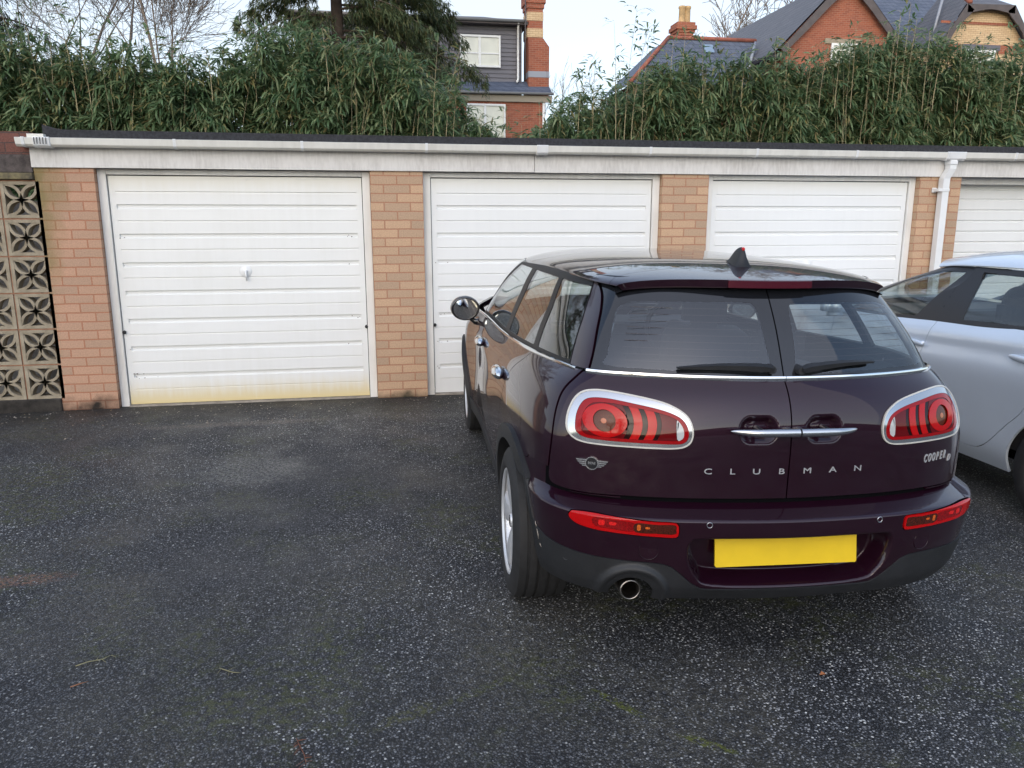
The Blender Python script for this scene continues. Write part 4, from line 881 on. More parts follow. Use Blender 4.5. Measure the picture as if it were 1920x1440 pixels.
# half-hipped roof of the cream gable
mb = MB(); mb.add([(23.35, 23.7, 8.6), (24.55, 23.7, 10.42), (25.6, 26.2, 11.9), (24.1, 27, 9.5)], [(0, 3, 2, 1)]); mb.add([(24.55, 23.7, 10.42), (26.85, 23.7, 10.46), (25.75, 26.2, 11.9), (25.6, 26.2, 11.9)], [(0, 1, 2, 3)]); mb.add([(26.85, 23.7, 10.46), (28.15, 23.7, 8.6), (27.3, 27, 9.5), (25.75, 26.2, 11.9)], [(0, 1, 2, 3)]); mb.build('roof', M_SLATE2, bh)
mb = MB()
for (ax, az), (bx_, bz), w1 in (((23.35, 8.6), (24.6, 10.42), .30), ((24.6, 10.42), (26.85, 10.46), .26), ((26.85, 10.46), (28.2, 8.6), .32)):
    d = Vector((bx_-ax, 0, bz-az)); n = Vector((d.z, 0, -d.x)).normalized()*w1; K = 8; V = []; F = []
    for i in range(K+1):
        q = i/K; s_ = 1+.28*math.cos(q*2*math.pi); p = Vector((ax, 0, az))+d*q
        for y in (23.64, 23.70): V += [(p.x, y, p.z), (p.x+n.x*s_, y, p.z+n.z*s_)]
    for i in range(K): a = i*4; b = a+4; F += [(a, b, b+1, a+1), (a+2, a+3, b+3, b+2), (a+1, b+1, b+3, a+3), (a, a+2, b+2, b)]
    mb.add(V, F)
mb.build('bargeboard', M_BARGE, bh)
MB().tube([(24.50, 25.1, 10.95), (24.02, 24.9, 9.3)], .06, 6).build('valley_flashing', M_LEAD, bh)
MB().tube([(24.75, 23.72, 10.5), (25.6, 26.1, 11.95)], .10, 6).build('hip_tiles', M_RTILE, bh)
# small slate roofed wing with chimney pots
mb = MB(); mb.add([(11.0, 26.2, 7.35), (17.3, 26.2, 7.35), (17.3, 27.8, 9.55), (13.25, 27.8, 9.55)], [(0, 1, 2, 3)]); mb.add([(11.0, 26.2, 7.35), (13.25, 27.8, 9.55), (13.25, 30, 9.55), (11.0, 31, 7.35)], [(0, 1, 2, 3)]); mb.build('wing_roof', M_SLATE, bh)
MB().box(11.4, 17.24, 26.5, 31, 0, 7.5).build('wing_wall', M_RBRICK, bh)
MB().tube([(13.2, 27.8, 9.60), (17.35, 27.8, 9.60)], .09, 6).build('ridge_tiles', M_RTILE, bh); MB().tube([(13.2, 27.8, 9.60), (10.95, 26.15, 7.40)], .09, 6).build('hip_tiles', M_RTILE, bh)
mb = MB(); mb.add([(14.70, 27.22, 8.92), (15.15, 27.22, 8.92), (15.15, 27.5, 9.30), (14.70, 27.5, 9.30)], [(0, 1, 2, 3)]); mb.build('skylight', mat('skylight_glass', (.22, .30, .40), rough=.1, spec=.9), bh)
MB().tube([(17.28, 27.7, 9.5), (16.2, 26.1, 7.9)], .07, 6).build('valley_flashing', M_LEAD, bh)
ch = thing('chimney', None, None); ch.parent = bh
mb = MB(); mb.box(13.72, 14.38, 28.0, 28.7, 9.3, 9.75).box(13.68, 14.42, 27.96, 28.74, 9.75, 9.87).box(13.64, 14.48, 27.92, 28.78, 9.87, 9.99).box(13.58, 14.54, 27.86, 28.84, 9.99, 10.16).box(13.64, 14.48, 27.92, 28.78, 10.16, 10.30); mb.build('stack', M_RBRICK, ch)
M_POT = mat('buff_chimney_pot', (.50, .34, .17), rough=.8, vary=.2, vscale=4)
for x in (13.98, 14.22): MB().lathe([(.0, 0), (.17, 0), (.15, .1), (.14, .62), (.17, .66), (.17, .74), (.13, .76), (.13, .4)], 16, Matrix.Translation((x, 28.3, 10.28))).build('chimney_pot', M_POT, ch)
# ---------------------------------------------------------------- slope and trees behind the camera (they show in the paint and the glass)
V = []; F = []; rr_ = random.Random(4); K = 60
for i in range(K+1):
    x = -160+320*i/K; h = 9+3.0*math.sin(x*.035)+1.6*math.sin(x*.11+1)+rr_.uniform(-.4, .4)
    V += [(x, -42, -.3), (x, -60, h*.62), (x, -85, h), (x, -140, h*1.25)]
for i in range(K): F += [(i*4+j, i*4+j+1, (i+1)*4+j+1, (i+1)*4+j) for j in range(3)]
tag(link_mesh('hills', np.array(V), F, mat('wooded_hillside', (.030, .030, .020), rough=.95, col2=(.055, .045, .028), vscale=.25, detail=8), smooth=True), kind='structure')
conifer('dark conifer mirrored in the left rear window of the estate car', -7.2, -19, 9.0, 1.6, 1.5, 35, nb=40, den=.6)
bare_tree('bare tree mirrored in the left rear window of the estate car', -9.5, -20, 12, 14, .2)
bare_tree('wide bare tree mirrored in the round door mirror', -14.5, -15, 11, 15, .2)
# ---------------------------------------------------------------- dark purple estate car
car = thing('estate_car', 'dark aubergine estate car with split rear doors and yellow number plate, facing the garages', 'car')
def car_pose(x, y, z, h, rho):
    fw = np.array([math.sin(h), math.cos(h), 0]); r0 = np.array([math.cos(h), -math.sin(h), 0]); uz = np.array([0, 0, 1.])
    rt = r0*math.cos(rho)-uz*math.sin(rho); up = uz*math.cos(rho)+r0*math.sin(rho)
    return Matrix(((rt[0], fw[0], up[0], x), (rt[1], fw[1], up[1], y), (rt[2], fw[2], up[2], z), (0, 0, 0, 1)))
car.matrix_world = car_pose(1.38154, -4.67239, -.01126, .05292, .01622)
M_LETTER = mat('bright_letter_metal', (.62, .63, .65), rough=.3, metal=.6)
WHEELS = [(.763, .315), (3.433, .315)]
_tt = np.concatenate([np.linspace(0, 1.25, 190)[:-1], np.linspace(1.25, 5.35, 230)])
LP, LE = mini_lower(_tt, np.linspace(.26, 1.03, 120)); LOW = grid_patch(LP, LE)
BP, BE = mini_bumper(_tt, np.concatenate([np.linspace(.272, .56, 66)[:-1], np.linspace(.56, .615, 40)[:-1], np.linspace(.615, .72, 16)])); BUM = grid_patch(BP, BE)
GP, GE = mini_green(np.concatenate([np.linspace(0, 1.2, 140)[:-1], np.linspace(1.2, 3.85, 200)]), np.linspace(1.02, 1.36, 60)); GRN = grid_patch(GP, GE)
uw = lambda X: X[:, [0, 2]]
vw0 = lambda X: X[:, [1, 7]]
aw = lambda X: np.stack([np.abs(X[:, 0]), X[:, 7]], 1)
isrear = lambda X: np.abs(X[:, 6]) < 1.06
def arch(r):
    return lambda X: np.minimum(*[np.hypot(X[:, 1]-a, X[:, 2]-b)-r for a, b in WHEELS])
# --- rear doors: outline in (u,w)
DOOR_L = smooth_line([(-.55, .623), (-.70, .6195), (-.765, .6225), (-.795, .631), (-.804, .65), (-.804, .69), (-.799, .762), (-.790, .84), (-.778, .896), (-.760, .943), (-.736, .977), (-.700, 1.01), (-.675, 1.03)], 6)
DOOR_G = smooth_line([(-.662, 1.02), (-.640, 1.08), (-.612, 1.165), (-.580, 1.248), (-.566, 1.30), (-.566, 1.36)], 6)
DL = np.vstack([DOOR_L, DOOR_L[::-1]*[-1, 1]])
DG = np.vstack([[(-.664, .9)], DOOR_G, DOOR_G[::-1]*[-1, 1], [(.664, .9)]])
def reg(poly, sgn=1, gap=.0022, coords=aw):
    return lambda X: sgn*sdf(poly, coords(X))-gap
def in_doorL(X):
    d = sdf(DL, np.stack([X[:, 0], X[:, 7]], 1)); return np.where(X[:, 1] < .75, d, -1.)
def in_doorG(X):
    d = sdf(DG, np.stack([X[:, 0], X[:, 7]], 1)); return np.where((X[:, 1] < .9), d, -1.)
SEAM_U = lambda w: -.004+0*w
# tail lamp outlines (u,w), left side
TL_OUT = smooth_loop([(-.750, .845), (-.745, .89), (-.724, .937), (-.694, .966), (-.655, .977), (-.605, .977), (-.526, .968), (-.442, .953), (-.392, .934), (-.358, .908), (-.343, .870), (-.346, .833), (-.364, .811), (-.40, .801), (-.474, .799), (-.56, .799), (-.646, .799), (-.705, .803), (-.736, .818)], 5)
TL_LENS = smooth_loop([(-.723, .851), (-.717, .896), (-.696, .935), (-.667, .951), (-.612, .953), (-.529, .942), (-.449, .928), (-.396, .911), (-.370, .890), (-.358, .860), (-.362, .833), (-.379, .820), (-.41, .8165), (-.496, .816), (-.586, .816), (-.663, .817), (-.700, .822), (-.718, .834)], 5)
TL_IN = smooth_loop([(-.704, .85), (-.70, .89), (-.682, .922), (-.655, .938), (-.60, .939), (-.53, .930), (-.46, .919), (-.41, .905), (-.384, .885), (-.374, .858), (-.378, .836), (-.395, .829), (-.46, .8275), (-.55, .827), (-.63, .8275), (-.68, .829), (-.698, .836)], 5)
REV = smooth_loop([(-.397, .899), (-.383, .889), (-.3735, .868), (-.3735, .845), (-.381, .834), (-.397, .8325)], 4)
CR1 = np.array([(-.548, .925), (-.514, .922), (-.509, .885), (-.519, .834), (-.557, .834), (-.544, .883)])
CR2 = np.array([(-.494, .917), (-.471, .914), (-.466, .887), (-.474, .834), (-.496, .834), (-.487, .886)])
fl = lambda s: (lambda X: np.stack([X[:, 0]*s, X[:, 2]], 1))
for s in (1, -1):     # s=1: the lamp on the left of the picture
    c = fl(s); lm = tag(thing('tail_light', None, None), None); lm.parent = car
    base = pick(LOW, (np.abs(LOW.X[:, 0]*s+.55) < .26) & (LOW.X[:, 1] < .55) & (LOW.X[:, 2] > .76))
    ring = lambda X, c=c: np.hypot((c(X)[:, 0]+.629)/.072, (c(X)[:, 1]-.882)/.055)
    I = lambda poly, g=0, c=c: (lambda X: sdf(poly, c(X))-g)
    Oo = lambda poly, g=0, c=c: (lambda X: -sdf(poly, c(X))-g)
    part('bezel', base, mat('lamp_chrome', (.50, .51, .53), rough=.12, metal=.9), lm, [I(TL_OUT, .0046), Oo(TL_LENS)], off=.005, lip=.006)
    part('lamp_rim', base, mat('ivory_lamp_rim', (.52, .50, .45), rough=.3, coat=.4), lm, [I(TL_OUT), lambda X: .0045-sdf(TL_OUT, c(X))], off=.0065, lip=.010)
    part('lens', base, M_RED, lm, [I(TL_LENS, .0005), Oo(TL_IN)], off=.004, lip=.006)
    pane = clip(clip(base, I(TL_IN, .0005)), Oo(REV, .0005))
    part('bulb', pane, mat('orange_bulb_highlight', (.34, .07, .012), rough=.15, coat=.4), lm, [lambda X: .0095-np.hypot(c(X)[:, 0]+.634, c(X)[:, 1]-.882)], off=-.0012, lip=0)  # bright orange dot: the bulb's highlight is put into the colour
    xc = lambda X: c(X)[:, 0]+((c(X)[:, 1]-.882)/.055)**2*.016
    btw = lambda a, b: (lambda X: np.minimum(np.minimum(xc(X)-a, b-xc(X)), ring(X)-1.01))
    part('lamp_housing', pane, M_REDD, lm, [lambda X: np.minimum(ring(X)-1, -.556-xc(X))], off=.0025, lip=.002)
    part('lamp_housing', pane, M_REDD, lm, [lambda X: np.minimum(ring(X)-1, xc(X)+.447)], off=.0025, lip=.002)
    for a_, b_ in ((-.5555, -.5375), (-.5085, -.4915), (-.4615, -.4475)): part('lamp_divider', pane, mat('black_red_lens', (.012, .0008, .001), rough=.12, spec=.1, coat=.4), lm, [btw(a_, b_)], off=.0015, lip=0)
    part('lamp_ring', pane, M_REDB, lm, [lambda X: 1-ring(X)-.01, lambda X: np.hypot(c(X)[:, 0]+.631, c(X)[:, 1]-.882)-.036], off=.0035, lip=.003)
    part('indicator', pane, M_AMB, lm, [lambda X: .0355-np.hypot(c(X)[:, 0]+.631, c(X)[:, 1]-.882)], off=-.002, lip=.0)
    for a_, b_ in ((-.5370, -.5090), (-.4910, -.4620)): part('lamp_bar', pane, M_REDB, lm, [btw(a_, b_)], off=.0035, lip=.003)
    rv = clip(base, I(REV, .0005))
    part('reversing_lamp', rv, M_CLEAR, lm, [lambda X: .0017-np.abs(((c(X)[:, 0]+.5) % .0062)-.0031)], off=.003, lip=.003)
    part('lamp_frame', rv, M_CLEAR, lm, [lambda X: .0032-sdf(REV, c(X))], off=.0034, lip=.003)
# --- rear doors
def no_lamp(X): return np.minimum(-sdf(TL_OUT, fl(1)(X)), -sdf(TL_OUT, fl(-1)(X)))+.001
rearL = pick(LOW, (LOW.X[:, 1] < .8)); rearG = pick(GRN, (GRN.X[:, 1] < 1.0))
GLASSR = []
for s in (-1, 1):
    d = thing('rear_door', None, None); d.parent = car
    side = lambda X, s=s: s*(X[:, 0]+.004)-.0025
    part('door_panel', rearL, M_PAINT, d, [lambda X: in_doorL(X)-.0025, side, no_lamp], lip=.012)
    gl = clip(clip(rearG, lambda X: in_doorG(X)-.004), side)
    gl = clip(gl, lambda X: X[:, 2]-1.036)
    
    CLR = smooth_loop([(.052, 1.048), (.15, 1.046), (.45, 1.050), (.603, 1.056), (.594, 1.09), (.560, 1.19), (.535, 1.243), (.505, 1.262), (.45, 1.272), (.25, 1.277), (.095, 1.278), (.068, 1.268), (.059, 1.24), (.054, 1.14)], 5)
    cc = lambda X, s=s: np.stack([X[:, 0]*s, X[:, 2]], 1)
    part('rear_window', gl, M_RGLASS, d, [lambda X: sdf(CLR, cc(X))], off=.001, lip=0)
    part('window_border', gl, M_FRIT, d, [lambda X: -sdf(CLR, cc(X))], off=.001, lip=.012)
    # heating lines
    hb = MB()
    for q in range(9):
        zz = 1.075+q*.0225; us = np.linspace(.07, .56-.30*(zz-1.05), 26)
        hb.tube([(s*u, mono(GW, [.203, .243, .303, .372, .43], [zz])[0]+.36*u*u+.012, zz) for u in us], .0007, 4)
    # chrome waist strip
    us = np.linspace(.001, .664, 60); pts = []
    k = np.argmin(np.abs(LE[-1, :, 0])); row = LP[-1, k:] if s > 0 else LP[-1, :k+1][::-1]
    q = np.interp(us, np.abs(row[:160, 0]), np.arange(160)); ii = q.astype(int); fr = (q-ii)[:, None]
    pts = row[ii]*(1-fr)+row[np.minimum(ii+1, 400)]*fr
    mb = MB(); V = []; F = []
    prof = [(-.002, -.0105), (.007, -.0095), (.0095, -.004), (.0095, .004), (.007, .0095), (-.002, .0105)]
    tg = np.gradient(pts, axis=0); nn = np.stack([tg[:, 1], -tg[:, 0], 0*tg[:, 0]], 1)*(1 if s > 0 else -1); nn /= np.linalg.norm(nn, axis=1, keepdims=True)
    for p_, n_ in zip(pts, nn):
        for a, b in prof: V.append(p_+n_*a+np.array([0, 0, b]))
    m_ = len(prof)
    for i in range(len(pts)-1):
        for j in range(m_):
            f_ = (i*m_+j, i*m_+(j+1) % m_, (i+1)*m_+(j+1) % m_, (i+1)*m_+j)
            F.append(f_ if s > 0 else f_[::-1])
    mb.add(V, F, 0, True); mb.build('chrome_strip', M_CHROME, d, auto=40)
    # bar handle
    mb = MB(); V = []; F = []; K = 28
    for i in range(K+1):
        t = i/K; u = .003+.224*t; tap = (1-max(0, (t-.25)/.75)**2.6)
        hh = .0135*math.sqrt(max(tap, .0))+.0006; dd = .012*math.sqrt(max(tap, .0))+.0006
        v = .066+.22*u*u+.026*max(0, (t-.55)/.45)**2
        for j in range(14):
            a = 2*math.pi*j/14; V.append((s*u, v-dd*math.cos(a), .872+hh*math.sin(a)))
    for i in range(K):
        for j in range(14):
            f_ = (i*14+j, i*14+(j+1) % 14, (i+1)*14+(j+1) % 14, (i+1)*14+j); F.append(f_ if s < 0 else f_[::-1])
    F.append(tuple(range(14)) if s > 0 else tuple(range(14))[::-1]); mb.add(V, F, 0, True)
    mb.tube([(s*.12, .066, .872), (s*.12, .15, .872)], .008, 8); mb.tube([(s*.02, .066, .872), (s*.02, .13, .872)], .009, 8)
    mb.build('door_handle', M_SATIN, d, auto=50)
    # wiper
    def gsurf(u, w_): return mono(GW, [.2, .243, .303, .372, .43], [w_])[0]+(.30+.25*(w_-1.02))*u*u
    mb = MB(); V = []; F = []
    if s < 0: A_, B_ = (-.052, 1.066), (-.375, 1.062)
    else: A_, B_ = (.055, 1.063), (.355, 1.078)
    K = 20
    for i in range(K+1):
        t = i/K; u = A_[0]+(B_[0]-A_[0])*t; w_ = A_[1]+(B_[1]-A_[1])*t+.006*math.sin(t*3.1)
        h_ = (.019*(1-t)**.7+.0055) if t > .06 else .014+.1*t; th = .018*(1-t)+.010; v = gsurf(u, w_)-.010
        for dw, dv in ((-h_*.8, 0), (-h_*.5, -th), (h_*.35, -th*1.15), (h_*.7, -th*.2), (h_*.3, .004)): V.append((u, v+dv, w_+dw))
    for i in range(K):
        for j in range(5):
            f_ = (i*5+j, i*5+(j+1) % 5, (i+1)*5+(j+1) % 5, (i+1)*5+j); F.append(f_ if s < 0 else f_[::-1])
    F += [tuple(range(5)), tuple(range(K*5, K*5+5))[::-1]]; mb.add(V, F)
    mb.tube([(A_[0], gsurf(*A_)+.01, A_[1]-.004), (A_[0], gsurf(*A_)-.03, A_[1]-.004)], [.019, .014], 12)
    mb.build('wiper', M_CLAD, d, auto=35)
    hb.build('heater_lines', mat('heater_line', (.05, .03, .025), rough=.6), d)
    # lettering
    def surf_at(u, w_):
        i = int(np.clip((w_-.26)/.77*119, 1, 118)); r_ = LP[i]; n_ = len(_tt)-1
        seg = r_[n_-170:n_+171]; o_ = np.argsort(seg[:, 0]); v = np.interp(u, seg[o_, 0], seg[o_, 1])
        v2 = np.interp(u+.01, seg[o_, 0], seg[o_, 1]); r2 = LP[i+2][n_-170:n_+171]; v3 = np.interp(u, r2[:, 0], r2[:, 1])
        ex_ = Vector((.01, v2-v, 0)).normalized(); ez_ = Vector((0, v3-v, LP[i+2, 0, 2]-LP[i, 0, 2])).normalized()
        n = ex_.cross(ez_).normalized(); return Vector((u, v, w_)), ex_, n.cross(ex_), n
    def stamp(mb, txt, u, w_, size, sx=1, shear=0, bold=0, ext=.04, off=.001, mi=0):
        V, F = text_mesh(txt, size, ext*size, 0, sx, shear, bold); o_, ex_, ez_, n = surf_at(u, w_)
        mb.add([o_+ex_*v[0]+ez_*v[1]+n*(v[2]+off) for v in V], F, mi)
    for ch, u in ((('C', -.287), ('L', -.203), ('U', -.119), ('B', -.030)) if s < 0 else (('M', .064), ('A', .161), ('N', .258))):
        mb = MB(); stamp(mb, ch, u, .7225, .0285, 1.50, 0, .0, .05); mb.build('letter', M_LETTER, d)
    if s > 0:
        for q, ch in enumerate('COOPER'): mb = MB(); stamp(mb, ch, .551+.0205*q, .733+.0006*q, .042, .52, .30, .0009, .03); mb.build('letter', M_LETTER, d)
        mb = MB(); stamp(mb, 'D', .684, .719, .034, .85, .30, .0006, .03); mb.build('letter', M_LETTER, d)
    if s < 0:       # winged round emblem
        mb = MB(); o_, ex_, ez_, n = surf_at(-.670, .731)
        E_ = lambda a, b, c_=0: o_+ex_*a+ez_*b+n*c_
        for sg in (-1, 1):
            for y0, y1, xo in ((.0075, .0125, .058), (.0005, .0055, .053), (-.0065, -.0015, .046), (-.0125, -.0082, .037)):
                q = [(.020, y0), (xo-.004, y0), (xo, y1), (.020, y1)]
                V = [E_(sg*a, b, .0015) for a, b in q]+[E_(sg*a, b, .0045) for a, b in q]
                F = [(0, 3, 2, 1), (4, 5, 6, 7), (0, 1, 5, 4), (1, 2, 6, 5), (2, 3, 7, 6), (3, 0, 4, 7)]
                mb.add(V, F if sg > 0 else [f[::-1] for f in F])
        Mx = Matrix((( *ex_, 0), (*ez_, 0), (*n, 0), (0, 0, 0, 1))).transposed(); Mx.translation = o_
        mb.lathe([(.0205, .001), (.0205, .0055), (.0235, .0055), (.0235, .0)], 32, Mx, smooth=False)
        mb.lathe([(.0, .0038), (.0205, .0038)], 28, Mx, mi=1)
        V, F = text_mesh('MINI', .0138, .0006, 0, .95, 0, .0002)
        mb.add([E_(v[0], v[1], v[2]+.0050) for v in V], F, 0)
        mb.build('emblem', [M_CHROME, M_GLOSSK], d, auto=40)
# dark seal behind the door gaps
seal = pick(LOW, (LOW.X[:, 1] < .85) & (LOW.X[:, 2] > .60)); part('door_seal', seal, M_DARK, car, [lambda X: .03-np.abs(in_doorL(X)) if True else 0], off=-.012, lip=0)
part('door_seal', rearL, M_DARK, car, [in_doorL, lambda X: .022-np.abs(X[:, 0]+.004)], off=-.011, lip=0)
part('door_seal', rearG, M_DARK, car, [lambda X: .02-np.abs(in_doorG(X))], off=-.012, lip=0)
part('door_seal', rearG, M_DARK, car, [in_doorG, lambda X: .018-np.abs(X[:, 0]+.004)], off=-.010, lip=0)
# --- bumper
CLAD_U = [0, .284, .31, .343, .377, .417, .448, .486, .558, .658, .727, .77, .815, .840, .852, .862, .872, .92]
CLAD_W = [.321, .319, .323, .342, .372, .407, .417, .4205, .4215, .424, .427, .431, .440, .458, .49, .53, .60, .95]
clad = lambda X: X[:, 2]-np.interp(np.abs(X[:, 0]), CLAD_U, CLAD_W)
bumpline = lambda X: np.where(np.abs(X[:, 6]) > 1.0, np.interp(X[:, 1], [.30, .347, .443, .632], [.682, .682, .679, .653])-X[:, 2], np.where(np.abs(X[:, 0]) > .74, .684-X[:, 2]-.0*X[:, 0], .6125-X[:, 2]))
FOG = smooth_loop([(-.758, .560), (-.754, .574), (-.742, .581), (-.678, .584), (-.576, .579), (-.491, .5745), (-.425, .5735), (-.407, .566), (-.403, .548), (-.404, .528), (-.415, .516), (-.487, .516), (-.574, .519), (-.667, .524), (-.725, .532), (-.749, .545)], 5)
def no_fog(X): return np.where(X[:, 1] < .5, np.minimum(-sdf(FOG, fl(1)(X)), -sdf(FOG, fl(-1)(X))), 1)
rearB = pick(BUM, (np.abs(BUM.X[:, 6]) < 1.7) & (BUM.X[:, 1] < 1.0))
notdoor = lambda X: -in_doorL(X)-.001
bump_o = part('bumper', rearB, M_PAINT, car, [clad, lambda X: np.where(X[:, 1] > .30, bumpline(X), .6125-X[:, 2]), arch(.412), no_fog, lambda X: .75-X[:, 1]], lip=.012)
EXH = (-.539, .288)
rb2 = Patch(rearB.X.copy(), rearB.F)
rr = np.hypot(rb2.X[:, 0]-EXH[0], rb2.X[:, 2]-EXH[1]); rb2.X[:, 1] -= np.where(rb2.X[:, 1] < .5, .016*np.exp(-((rr-.106)/.012)**2)+.006*np.exp(-((rr-.085)/.015)**2), 0)
_gp = BP.copy(); rr = np.hypot(_gp[..., 0]-EXH[0], _gp[..., 2]-EXH[1]); _gp[..., 1] -= np.where(_gp[..., 1] < .5, .016*np.exp(-((rr-.106)/.012)**2)+.006*np.exp(-((rr-.085)/.015)**2), 0)
BUM2 = grid_patch(_gp, BE); rb2 = pick(BUM2, (np.abs(BUM2.X[:, 6]) < 1.7) & (BUM2.X[:, 1] < 1.0))
part('bumper_trim', rb2, M_CLAD, car, [lambda X: np.maximum(-clad(X)-.0015, -arch(.4105)(X)), arch(.352), lambda X: .62-X[:, 2], lambda X: np.where(X[:, 1] < .5, np.hypot(X[:, 0]-EXH[0], X[:, 2]-EXH[1])-.072, 1), lambda X: .75-X[:, 1]], off=.004, lip=.05)
for s in (1, -1):
    base = pick(BUM, (np.abs(BUM.X[:, 0]*s+.58) < .22) & (BUM.X[:, 1] < .5) & (BUM.X[:, 2] > .48)); c = fl(s)
    f = thing('fog_light', None, None); f.parent = car
    SEG1 = smooth_loop([(-.547, .564), (-.48, .5625), (-.42, .5635), (-.415, .545), (-.418, .530), (-.48, .530), (-.547, .5315)], 3)
    SEG2 = smooth_loop([(-.680, .571), (-.62, .570), (-.556, .5655), (-.5535, .55), (-.556, .532), (-.62, .536), (-.676, .541)], 3)
    part('lens', base, M_REDB, f, [lambda X: sdf(FOG, c(X))-.0035, lambda X: -sdf(SEG1, c(X)), lambda X: -sdf(SEG2, c(X))], off=.0035, lip=.008)
    part('indicator', base, mat('smoked_amber', (.055, .010, .005), rough=.1, spec=.1, coat=.7, vary=.5, vscale=240), f, [lambda X: sdf(SEG1, c(X))-.0005], off=.0025, lip=.002)
    part('fog_lamp', base, mat('smoked_red', (.20, .003, .004), rough=.1, spec=.1, coat=.7, vary=.5, vscale=240), f, [lambda X: sdf(SEG2, c(X))-.0005], off=.0025, lip=.002)
    for u_, w_, a_, b_, m_ in ((-.536, .549, .006, .011, 'orange_bulb'), (-.508, .549, .009, .004, 'orange_bulb'), (-.655, .556, .010, .010, 'red_bulb'), (-.620, .556, .012, .006, 'red_bulb')):
        part('bulb_reflector', base, mat(m_, (.50, .10, .015) if m_[0] == 'o' else (.62, .012, .012), rough=.15, spec=.1, coat=.7, vary=.45, vscale=260), f, [lambda X: np.minimum(a_-np.abs(c(X)[:, 0]-u_), b_-np.abs(c(X)[:, 1]-w_))], off=.0033, lip=0)
    part('lamp_surround', base, M_DARK, f, [lambda X: sdf(FOG, c(X))+.004], off=-.008, lip=0)
    # parking sensor, tow-eye cap, lower sensor
    def bsurf(u, w_):
        i = int(np.argmin(np.abs(BP[:, 0, 2]-w_))); n_ = len(_tt)-1; seg = BP[i][n_-180:n_+181]; return np.interp(u, seg[:, 0], seg[:, 1]), np.interp(u+.01, seg[:, 0], seg[:, 1])
    def ringat(u, w_, r, t, name, m, dep=.0022):
        v, v2 = bsurf(u, w_); ex_ = Vector((.01, v2-v, 0)).normalized(); ez_ = Vector((0, 0, 1)); n = ex_.cross(ez_).normalized()
        Mx = Matrix(((*ex_, 0), (*ez_, 0), (*n, 0), (0, 0, 0, 1))).transposed(); Mx.translation = Vector((u, v, w_))
        return MB().lathe([(r-t, -.004), (r-t, dep*.6), (r-t/2, dep), (r, dep*.6), (r, -.004)], 28, Mx).lathe([(0, dep*.35), (r-t, dep*.35)], 20, Mx, mi=1), name, m
    mb, n_, m_ = ringat(-.305*s, .5655, .0105, .0022, 'parking_sensor', None); mb.build('parking_sensor', [M_SATIN, M_PAINT], car)
    mb, n_, m_ = ringat(-.499*s, .466, .034, .0016, 'towing_eye_cap', None, .0014); mb.build('towing_eye_cap', [M_PAINT, M_PAINT], car)
    mb, n_, m_ = ringat(-.754*s, .388, .013, .004, 'parking_sensor', None, .004); mb.build('parking_sensor', [M_CLAD, M_GLOSSK], car)
# number plate on its recess
mb = MB(); _pr = [(cx_*.252+.008*math.cos(rad(a_)), cy_*.048+.008*math.sin(rad(a_))) for cx_, cy_, s0 in ((1, 1, 0), (-1, 1, 90), (-1, -1, 180), (1, -1, 270)) for a_ in range(s0, s0+91, 18)]
Mx = Matrix.Translation((.0, .0885, .4485)) @ Matrix.Rotation(rad(90-9.6), 4, 'X')
_q = MB().prism(_pr, 'z', -.004, .003); mb.add([Mx @ Vector(v) for v in _q.v], _q.f)
pl = mb.build('number_plate', M_PLATE, car)
# exhaust
mb = MB(); Mx = Matrix.Translation((-.543, .118, .301)) @ Matrix.Rotation(rad(-90), 4, 'X')
mb.lathe([(.0305, .22), (.0305, .02), (.0315, .004), (.0345, .0), (.0375, .006), (.038, .02), (.038, .24)], 32, Mx)
mb.lathe([(0, .17), (.0305, .17)], 24, Mx, mi=1)
mb.build('exhaust_pipe', [mat('exhaust_steel', (.36, .33, .30), rough=.32, metal=1, vary=.35, vscale=20), mat('soot', (.02, .013, .011), rough=.9)], car)
MB().box(-.62, -.46, .08, .3, .22, .36).build('exhaust_box', M_DARK, car) if False else None
# --- sides
sideL = pick(LOW, (np.abs(LOW.X[:, 6]) > .60)); sgn = lambda s: (lambda X: s*X[:, 0])
REARDOOR = np.vstack([smooth_line([(1.245, .355), (1.215, .60), (1.175, .72), (1.10, .80), (1.075, .84), (.99, .93), (.953, .958), (.87, 1.03), (.87, 1.2)], 5), [(2.108, 1.2), (2.108, .355)]])
FRONTDOOR = np.vstack([[(2.108, .355), (2.108, 1.2), (3.02, 1.2)], smooth_line([(3.02, 1.03), (3.03, .9), (2.98, .72), (2.955, .5), (2.95, .355)], 5)])
def band(poly, lo, s): return [sgn(s), lambda X: sdf(poly, vw0(X))-.002, lambda X: X[:, 2]-.352]
ROCK = lambda X: X[:, 2]-.352
body = part('body', sideL, M_PAINT, car, [lambda X: -in_doorL(X)-.0022, lambda X: -np.minimum(1, np.where(X[:, 1] < .75, bumpline(X)+.003, -1)), arch(.40), lambda X: -sdf(REARDOOR, vw0(X))-.002, lambda X: -sdf(FRONTDOOR, vw0(X))-.002, lambda X: np.where(X[:, 1] > .75, X[:, 2]-.352, 1)], lip=.012)
